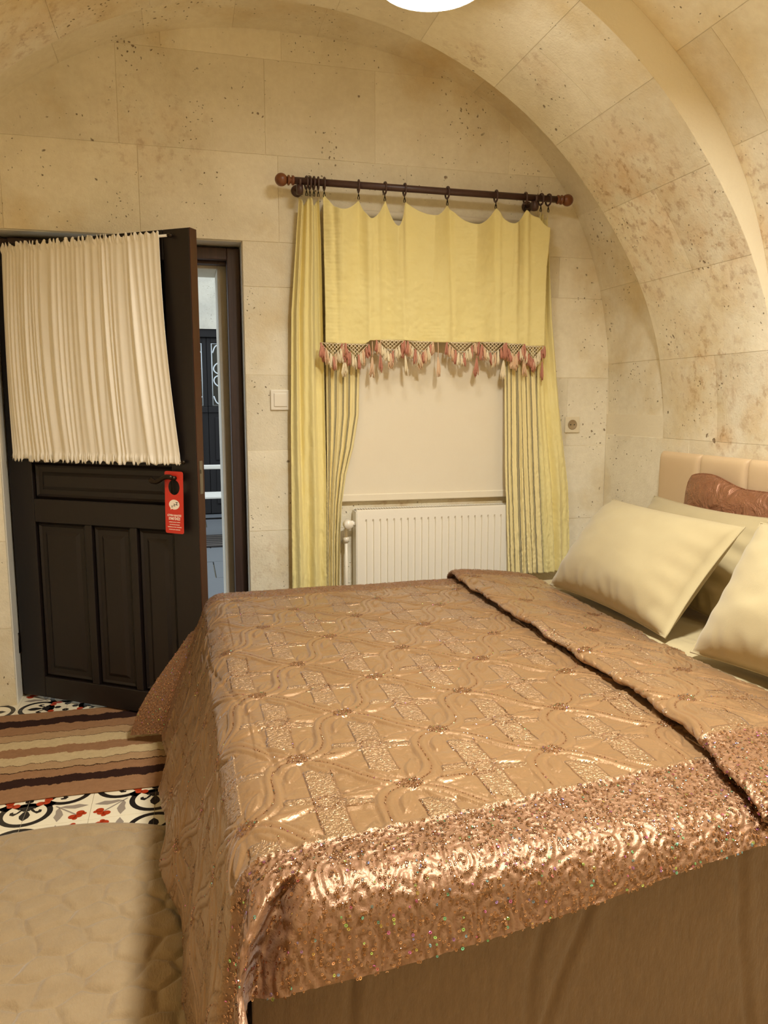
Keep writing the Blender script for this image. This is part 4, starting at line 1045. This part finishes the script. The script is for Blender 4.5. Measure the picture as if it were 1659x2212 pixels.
rr_ = thing('pebble_rug', 'beige oval rug with embossed pebble pattern on the floor beside the bed', 'rug', (-.42, 1.7, 0))
RCX, RCY, RAX, RAY = -.43, 1.72, .70, .68
nr, na_ = 170, 420
r_, a_ = np.meshgrid(np.linspace(0, 1, nr), np.linspace(0, 2 * np.pi, na_, endpoint=False), indexing='ij')
x = RCX + RAX * r_ * np.cos(a_); y = RCY + RAY * r_ * np.sin(a_)
pr = np.random.default_rng(21); pts = []
for i in range(16):
    for j in range(20): pts.append((RCX - .8 + .108 * (i + (.5 if j % 2 else 0)) + pr.uniform(-.026, .026), RCY - .8 + .084 * j + pr.uniform(-.02, .02)))
pts = np.array(pts); X_, Y_ = x.ravel(), y.ravel(); f1 = np.full(X_.shape, 9.0); f2 = f1.copy()
wx_ = X_ + .008 * vnoise(X_ * 20, Y_ * 20, 170); wy_ = Y_ + .008 * vnoise(X_ * 20, Y_ * 20, 171)
for p in pts:
    d = np.hypot((wx_ - p[0]) * .86, wy_ - p[1]); f2 = np.where(d < f1, f1, np.minimum(f2, d)); f1 = np.minimum(f1, d)
peb = (ss(0, .034, f2 - f1) ** .6).reshape(x.shape)
edge = ss(.958, .940, r_)
z = .005 + edge * (.003 + .0105 * peb + .0015 * fnoise(x * 30, y * 30, 172, 2)) + (1 - edge) * .007 * np.sqrt(np.clip(1 - ((r_ - .975) / .026) ** 2, 0, 1))
z = np.where(r_ > .9995, .0005, z)
po = mk('embossed_cloth', np.stack([x, y, z], -1).reshape(-1, 3), np.stack([np.stack([i0 * na_ + np.arange(na_), (i0 + 1) * na_ + np.arange(na_), (i0 + 1) * na_ + (np.arange(na_) + 1) % na_, i0 * na_ + (np.arange(na_) + 1) % na_], -1) for i0 in range(nr - 1)]).reshape(-1, 4), M['pebble'], rr_, True); world(po)

# ------------------------------------------------------------------ the courtyard beyond the door
pv = MB(); pv.box(-4, 5, 3.96, 9.3, -.20, -.03); pave = struct(pv.build('pavement', M['grout']))
for i, xx in enumerate(np.arange(-2.1, 2.6, .42)):
    for j, yy in enumerate(np.arange(3.97, 9.2, .62)):
        m_ = MB(); off = .2 if j % 2 else 0; m_.box(xx + off, xx + off + .412, yy, yy + .612, -.03, random.uniform(-.004, .0), b=.004); m_.build('paving_slab', M['slab'], pave)
wc = MB(); wc.box(-4, -.95, 9.2, 9.6, -.05, 4.2); wc.box(1.50, 5, 9.2, 9.6, -.05, 4.2); wc.box(-.95, 1.5, 9.2, 9.6, 2.15, 4.2); struct(wc.build('wall_courtyard', M['court_stone']))
d2_ = struct(link(bpy.data.objects.new('door_2', None))); d2_.location = (.28, 9.25, 0)
def cpart(name, bx, mat, parent, b=.006):
    m = MB(); m.box(*bx, b=b); return world(m.build(name, M[mat], parent))
cpart('sky_blocker', (-.95, 1.5, 9.33, 9.40, 0, 2.15), 'yard_wood', d2_)  # added dark plate, stops sky light showing through the seams between leaves
cpart('head', (-.95, 1.5, 9.22, 9.32, 2.06, 2.15), 'yard_wood', d2_)
for x0, x1 in ((-.95, -.86), (1.41, 1.5)): cpart('jamb', (x0, x1, 9.22, 9.32, 0, 2.06), 'yard_wood', d2_)
edges = [-.86, -.29, .279, .85, 1.41]
for i in range(4):
    a, b = edges[i] + .002, edges[i + 1] - .002
    lf = cpart('leaf', (a, b, 9.27, 9.31, .01, 1.27), 'yard_wood', d2_)
    for bx in ((a, a + .045, 9.26, 9.31, 1.27, 2.055), (b - .045, b, 9.26, 9.31, 1.27, 2.055), (a + .045, b - .045, 9.26, 9.31, 2.0, 2.055)): cpart('stile', bx, 'yard_wood', lf)
    cpart('panel', (a + .07, b - .07, 9.255, 9.275, .12, .55), 'yard_wood', lf, .012); cpart('panel', (a + .07, b - .07, 9.255, 9.275, .64, 1.15), 'yard_wood', lf, .012); cpart('rail', (a, b, 9.25, 9.275, 1.2, 1.27), 'yard_wood', lf)
    cpart('pane', (a + .045, b - .045, 9.295, 9.302, 1.27, 2.0), 'glass', lf, .001)
    g = MB(); x0, x1, z0, z1 = a + .055, b - .055, 1.285, 1.99; xm = (x0 + x1) / 2
    g.tube([(x0, 9.27, z0), (x1, 9.27, z0), (x1, 9.27, z1), (x0, 9.27, z1)], .007, 6, closed=True)
    def sm(pts):
        Q = np.array(pts); out = []
        for q in range(len(Q) - 1):
            a0, a1, a2, a3 = Q[max(q - 1, 0)], Q[q], Q[q + 1], Q[min(q + 2, len(Q) - 1)]
            for t in (0, .25, .5, .75): out.append(.5 * (2 * a1 + (a2 - a0) * t + (2 * a0 - 5 * a1 + 4 * a2 - a3) * t * t + (3 * a1 - a0 - 3 * a2 + a3) * t ** 3))
        return [tuple(q) for q in out] + [tuple(Q[-1])]
    hz = (z1 - z0) / 2; zm = (z0 + z1) / 2
    for mir in (1, -1):
        X = lambda q: xm + mir * q; wq = (x1 - x0) / 2
        for up in (1, -1):
            Z = lambda q: zm + up * q
            # S scrolls from the outer corner to the middle
            s_pts = [(X(-wq * .95), 9.27, Z(hz * .70)), (X(-wq * .80), 9.27, Z(hz * .92)), (X(-wq * .5), 9.27, Z(hz * .96)), (X(-wq * .28), 9.27, Z(hz * .82)), (X(-wq * .38), 9.27, Z(hz * .70)), (X(-wq * .58), 9.27, Z(hz * .72)), (X(-wq * .58), 9.27, Z(hz * .82))]
            g.tube(sm([(X(-wq * .2), 9.27, Z(hz * .52)), (X(-wq * .75), 9.27, Z(hz * .36)), (X(-wq * .92), 9.27, Z(hz * .2)), (X(-wq * .8), 9.27, Z(hz * .06)), (X(-wq * .4), 9.27, Z(0)), (X(-wq * .15), 9.27, Z(hz * .1)), (X(-wq * .25), 9.27, Z(hz * .24)), (X(-wq * .5), 9.27, Z(hz * .22)), (X(-wq * .48), 9.27, Z(hz * .13))]), .008, 6)
            g.tube(sm(s_pts), .008, 6)
    world(g.build('iron_grille', M['white_iron'], lf))
# folding chair in the yard
ch = thing('folding_chair', 'pale slatted folding chair with dark crossed legs seen through the doorway', 'chair', (.36, 7.5, 0))
for k in range(5):
    y0 = 7.28 + k * .085; m_ = MB(); m_.box(.08, .62, y0, y0 + .078, .425, .445, b=.004); world(m_.build('seat_slat', M['pale_wood'], ch))
for xx in (.11, .585):
    m_ = MB(); m_.tube([(xx, 7.20, .024), (xx, 7.70, .43)], .013, 8); m_.tube([(xx, 7.20, .024), (xx, 7.17, .024)], .014, 8); world(m_.build('leg', M['iron'], ch))
    m_ = MB(); m_.tube([(xx + .02, 7.72, .024), (xx + .02, 7.30, .40), (xx + .02, 7.28, .42)], .013, 8); world(m_.build('leg', M['iron'], ch))
    m_ = MB(); m_.tube([(xx, 7.70, .43), (xx, 7.80, .60), (xx + (.03 if xx < .3 else -.03), 7.84, .69)], .013, 8); world(m_.build('back_post', M['iron'], ch))
m_ = MB(); m_.tube([(.11, 7.45, .215), (.605, 7.45, .215)], .008, 8); world(m_.build('stretcher', M['iron'], ch))
m_ = MB(); m_.box(.13, .56, 7.83, 7.85, .655, .70, b=.01); world(m_.build('back_rail', M['pale_wood'], ch))
mt = thing('yard_mat', 'dark striped mat lying under the folding chair outside', 'mat', (.4, 7.45, 0))
m_ = MB(); m_.box(-.4, 1.3, 7.10, 7.75, .0005, .008); world(m_.build('mat_base', M['mat_dark'], mt))
for k in range(6):
    m_ = MB(); m_.box(-.4, 1.3, 7.16 + k * .10, 7.18 + k * .10, .008, .0095); world(m_.build('stripe', M['mat_light'], mt))
